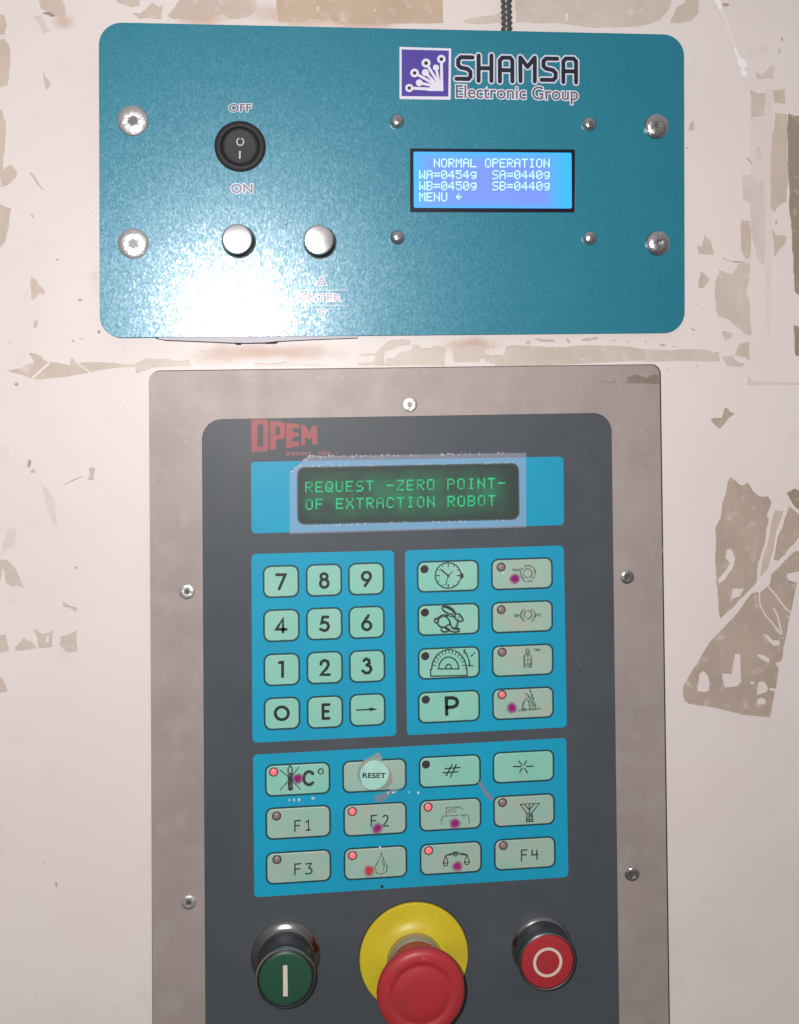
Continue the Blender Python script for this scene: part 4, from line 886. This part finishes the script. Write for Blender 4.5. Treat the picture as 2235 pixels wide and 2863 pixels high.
sym(k, [{'p': [(1140, 712), (1325, 702), (1252, 790), (1262, 875), (1200, 878), (1205, 800)], 'c': True}, [(1180, 712), (1228, 765), (1275, 705)], [(1228, 712), (1230, 870)], [(1215, 800), (1250, 830)], [(1250, 800), (1212, 845)], [(1205, 860), (1260, 855)]], Z8, .6, 'fadeink')
k = fk(*z7(528, 1240), 'worn', 'worn key marked F3', 'grey', *z7(322, 1170), 181, 90)
sym(k, [[(492, 1315), (494, 1214), (548, 1210)], [(494, 1262), (540, 1258)], [(598, 1212), (650, 1206), (625, 1248), (652, 1262), (655, 1290), (632, 1306), (596, 1304)]], Z7, .78, 'fadeink')
k = fk(*z7(1262, 1200), 'worn', 'worn key with a faded drop and red spot', 'red', *z7(1042, 1132), 177, 90)
sym(k, [[(1318, 1110), (1290, 1180), (1258, 1240), (1270, 1300), (1320, 1308), (1368, 1285), (1372, 1230), (1340, 1180), (1318, 1110)], [(1318, 1180), (1345, 1225), (1335, 1275)]], Z7, .6, 'paleink'); glow(k, 1032, 2434, 'glow_r')
k = fk(*z8(480, 1225), 'worn', 'worn key with a balance scale, lit red', 'red', *z8(268, 1152))
sym(k, [[(430, 1200), (522, 1165), (630, 1190)], [(440, 1200), (522, 1185), (620, 1196)], {'p': [(500, 1190), (522, 1168), (545, 1190), (525, 1205)], 'c': True}, [(430, 1200), (405, 1270)], [(430, 1200), (452, 1268)], [(630, 1190), (610, 1262)], [(632, 1190), (658, 1262)], [(408, 1272), (415, 1298), (440, 1298), (452, 1270), (408, 1272)], [(608, 1262), (618, 1284), (645, 1284), (658, 1262), (608, 1262)]], Z8, .55, 'fadeink'); glow(k, 1278.5, 2421.5)
k = fk(*z8(1185, 1180), 'worn', 'worn key marked F4', 'grey', *z8(980, 1105))
sym(k, [[(1152, 1250), (1154, 1150), (1205, 1146)], [(1154, 1195), (1198, 1192)], [(1256, 1148), (1252, 1195), (1308, 1190)], [(1298, 1150), (1302, 1235)]], Z8, .78, 'fadeink')
# smears on the membrane
def smear(q, mat, h=.03, reg=None, j=.12):
    mb = MB(); add_prism(mb, Ws(jag(c(reg, q) if reg else q, j, 2), hf), [], hf, hf + h * MM, side=False); mb.build('smear', M[mat], ov)
smear([(735, 495), (770, 500), (800, 560), (870, 640), (880, 680), (830, 650), (780, 590)], 'pinksmear', reg=Z8)
smear([(1380, 520), (1500, 470), (1530, 480), (1380, 570), (1330, 620), (1260, 620), (1250, 560)], 'pinksmear', reg=Z7, h=.032)
mb = MB()
for x_, y_, a_, b_2 in ((440, 605, 12, 16), (485, 605, 14, 18), (535, 603, 14, 18), (665, 588, 18, 16), (1380, 535, 14, 18), (1435, 530, 22, 12), (1580, 530, 8, 10), (1668, 535, 13, 17), (1303, 1055, 16, 14)):
    X_, Z_ = W(*z7(x_, y_), HO); s = .2933 * .192 * MM
    blister(ov, X_, Z_, a_ * s * .9, b_2 * s, hf)
for q in ([(745, 350), (765, 345), (762, 385), (742, 388)],): smear(q, 'scuff', reg=ZG)
smear([(1590, 2335), (1615, 2338), (1600, 2340)], 'scuff'); smear([(1583, 2303), (1589, 2300), (1588, 2312)], 'scuff')
smear(blob((1068, 2479, 5, 5)), 'outline', h=.04)

# big buttons
def lathe_part(name, mat, parent, x, z, prof, seg=72, ang=38, **kw):
    mb = MB(); add_lathe(mb, x, z, [(a * MM, HO + b2 * MM) + tuple(r_) for a, b2, *r_ in prof], seg); return crisp(mb.build(name, mat, parent, origin=kw.get('origin'), label=kw.get('label')), ang)
gx, gz = W(799, 2673, HO)
gb = lathe_part('start_button', M['chrome'], op, gx, gz, [(18.5, 0), (18.3, .5), (17.4, 1.25), (16.2, 1.95), (15.2, 2.5), (14.6, 3.6), (14.3, 6), (14.2, 12), (14.6, 15.5), (15.4, 17), (15.7, 18.6), (15.4, 20), (14.9, 20.5), (14.4, 20.4), (14.2, 19.4)], label='green push button with an upright bar in a chrome bezel')
lathe_part('inner_ring', M['darkring'], gb, gx, gz, [(14.3, 18), (14.3, 19.9), (13.9, 20.1), (13.5, 19.6)])
lathe_part('green_cap', M['green'], gb, gx, gz, [(13.7, 18.8), (13.6, 19.9), (13.1, 20.35), (12.2, 20.5), (.1, 20.5)])
hg = HO + 20.53 * MM
fill('bar_mark', [c(ZG, [(1112, 850), (1146, 848), (1150, 1095), (1113, 1097)])], M['ivory'], gb, hg)
rx_, rz_ = W(1514, 2648, HO)
rb = lathe_part('stop_button', M['chrome'], op, rx_, rz_, [(16.6, 0), (16.4, .5), (15.8, 1.1), (15.1, 1.6), (14.7, 4), (14.6, 8), (15.0, 10.5), (15.6, 12), (15.7, 13), (15.3, 14.0), (14.7, 14.3), (14.3, 13.9), (14.2, 13.0)], label='red push button with a ring mark in a chrome bezel')
lathe_part('red_cap', M['redplastic'], rb, rx_, rz_, [(14.1, 12), (14.1, 13.6), (13.7, 14.1), (12.8, 14.3), (.1, 14.3)])
mb = MB(); hr = HO + 14.33 * MM; cx_, cz_ = W(1524.5, 2689.5, hr); x9, z9 = rx_, rz_
A_ = [(x9 + 7.9 * MM * math.cos(t), z9 + 7.9 * MM * math.sin(t)) for t in [k * math.pi / 32 for k in range(64)]]; B_ = [(x9 + 6.4 * MM * math.cos(t), z9 + 6.4 * MM * math.sin(t)) for t in [k * math.pi / 32 for k in range(64)]]
add_prism(mb, A_, [B_], hr - .1 * MM, hr); mb.build('ring_mark', M['ivory'], rb)
ex, ez = W(1157, 2673, HO)
eb = lathe_part('emergency_stop', M['yellow'], op, ex, ez, [(29.4, .3), (29.4, 1.5), (28.9, 2.0), (24, 2.25), (20.8, 2.7), (19.2, 3.3), (17.9, 4.1), (16.6, 4.7), (15.3, 5.0)], label='red mushroom emergency stop on a round yellow disc')
lathe_part('disc_gap', M['gap'], eb, ex, ez, [(29.9, .02), (29.9, .28)])
lathe_part('collar', M['collar'], eb, ex, ez, [(15.3, 4.0), (15.25, 6.4), (14.9, 8.4), (14.2, 9.9), (13.2, 10.8), (12.4, 11.2)])
lathe_part('mushroom_head', M['redplastic'], eb, ex, ez, [(13.4, 10.5), (14.2, 11.2), (14.7, 14), (15.3, 18), (16.4, 21.2), (18.4, 24.2), (20.7, 26.7), (22.0, 28.6), (22.6, 30.6), (22.5, 32.2), (21.7, 33.6), (20.2, 34.5), (17.8, 34.9), (16.2, 34.85), (15.4, 34.2), (14.4, 34.1), (13.4, 34.7), (8, 35.1), (.1, 35.2)], seg=96, ang=80)
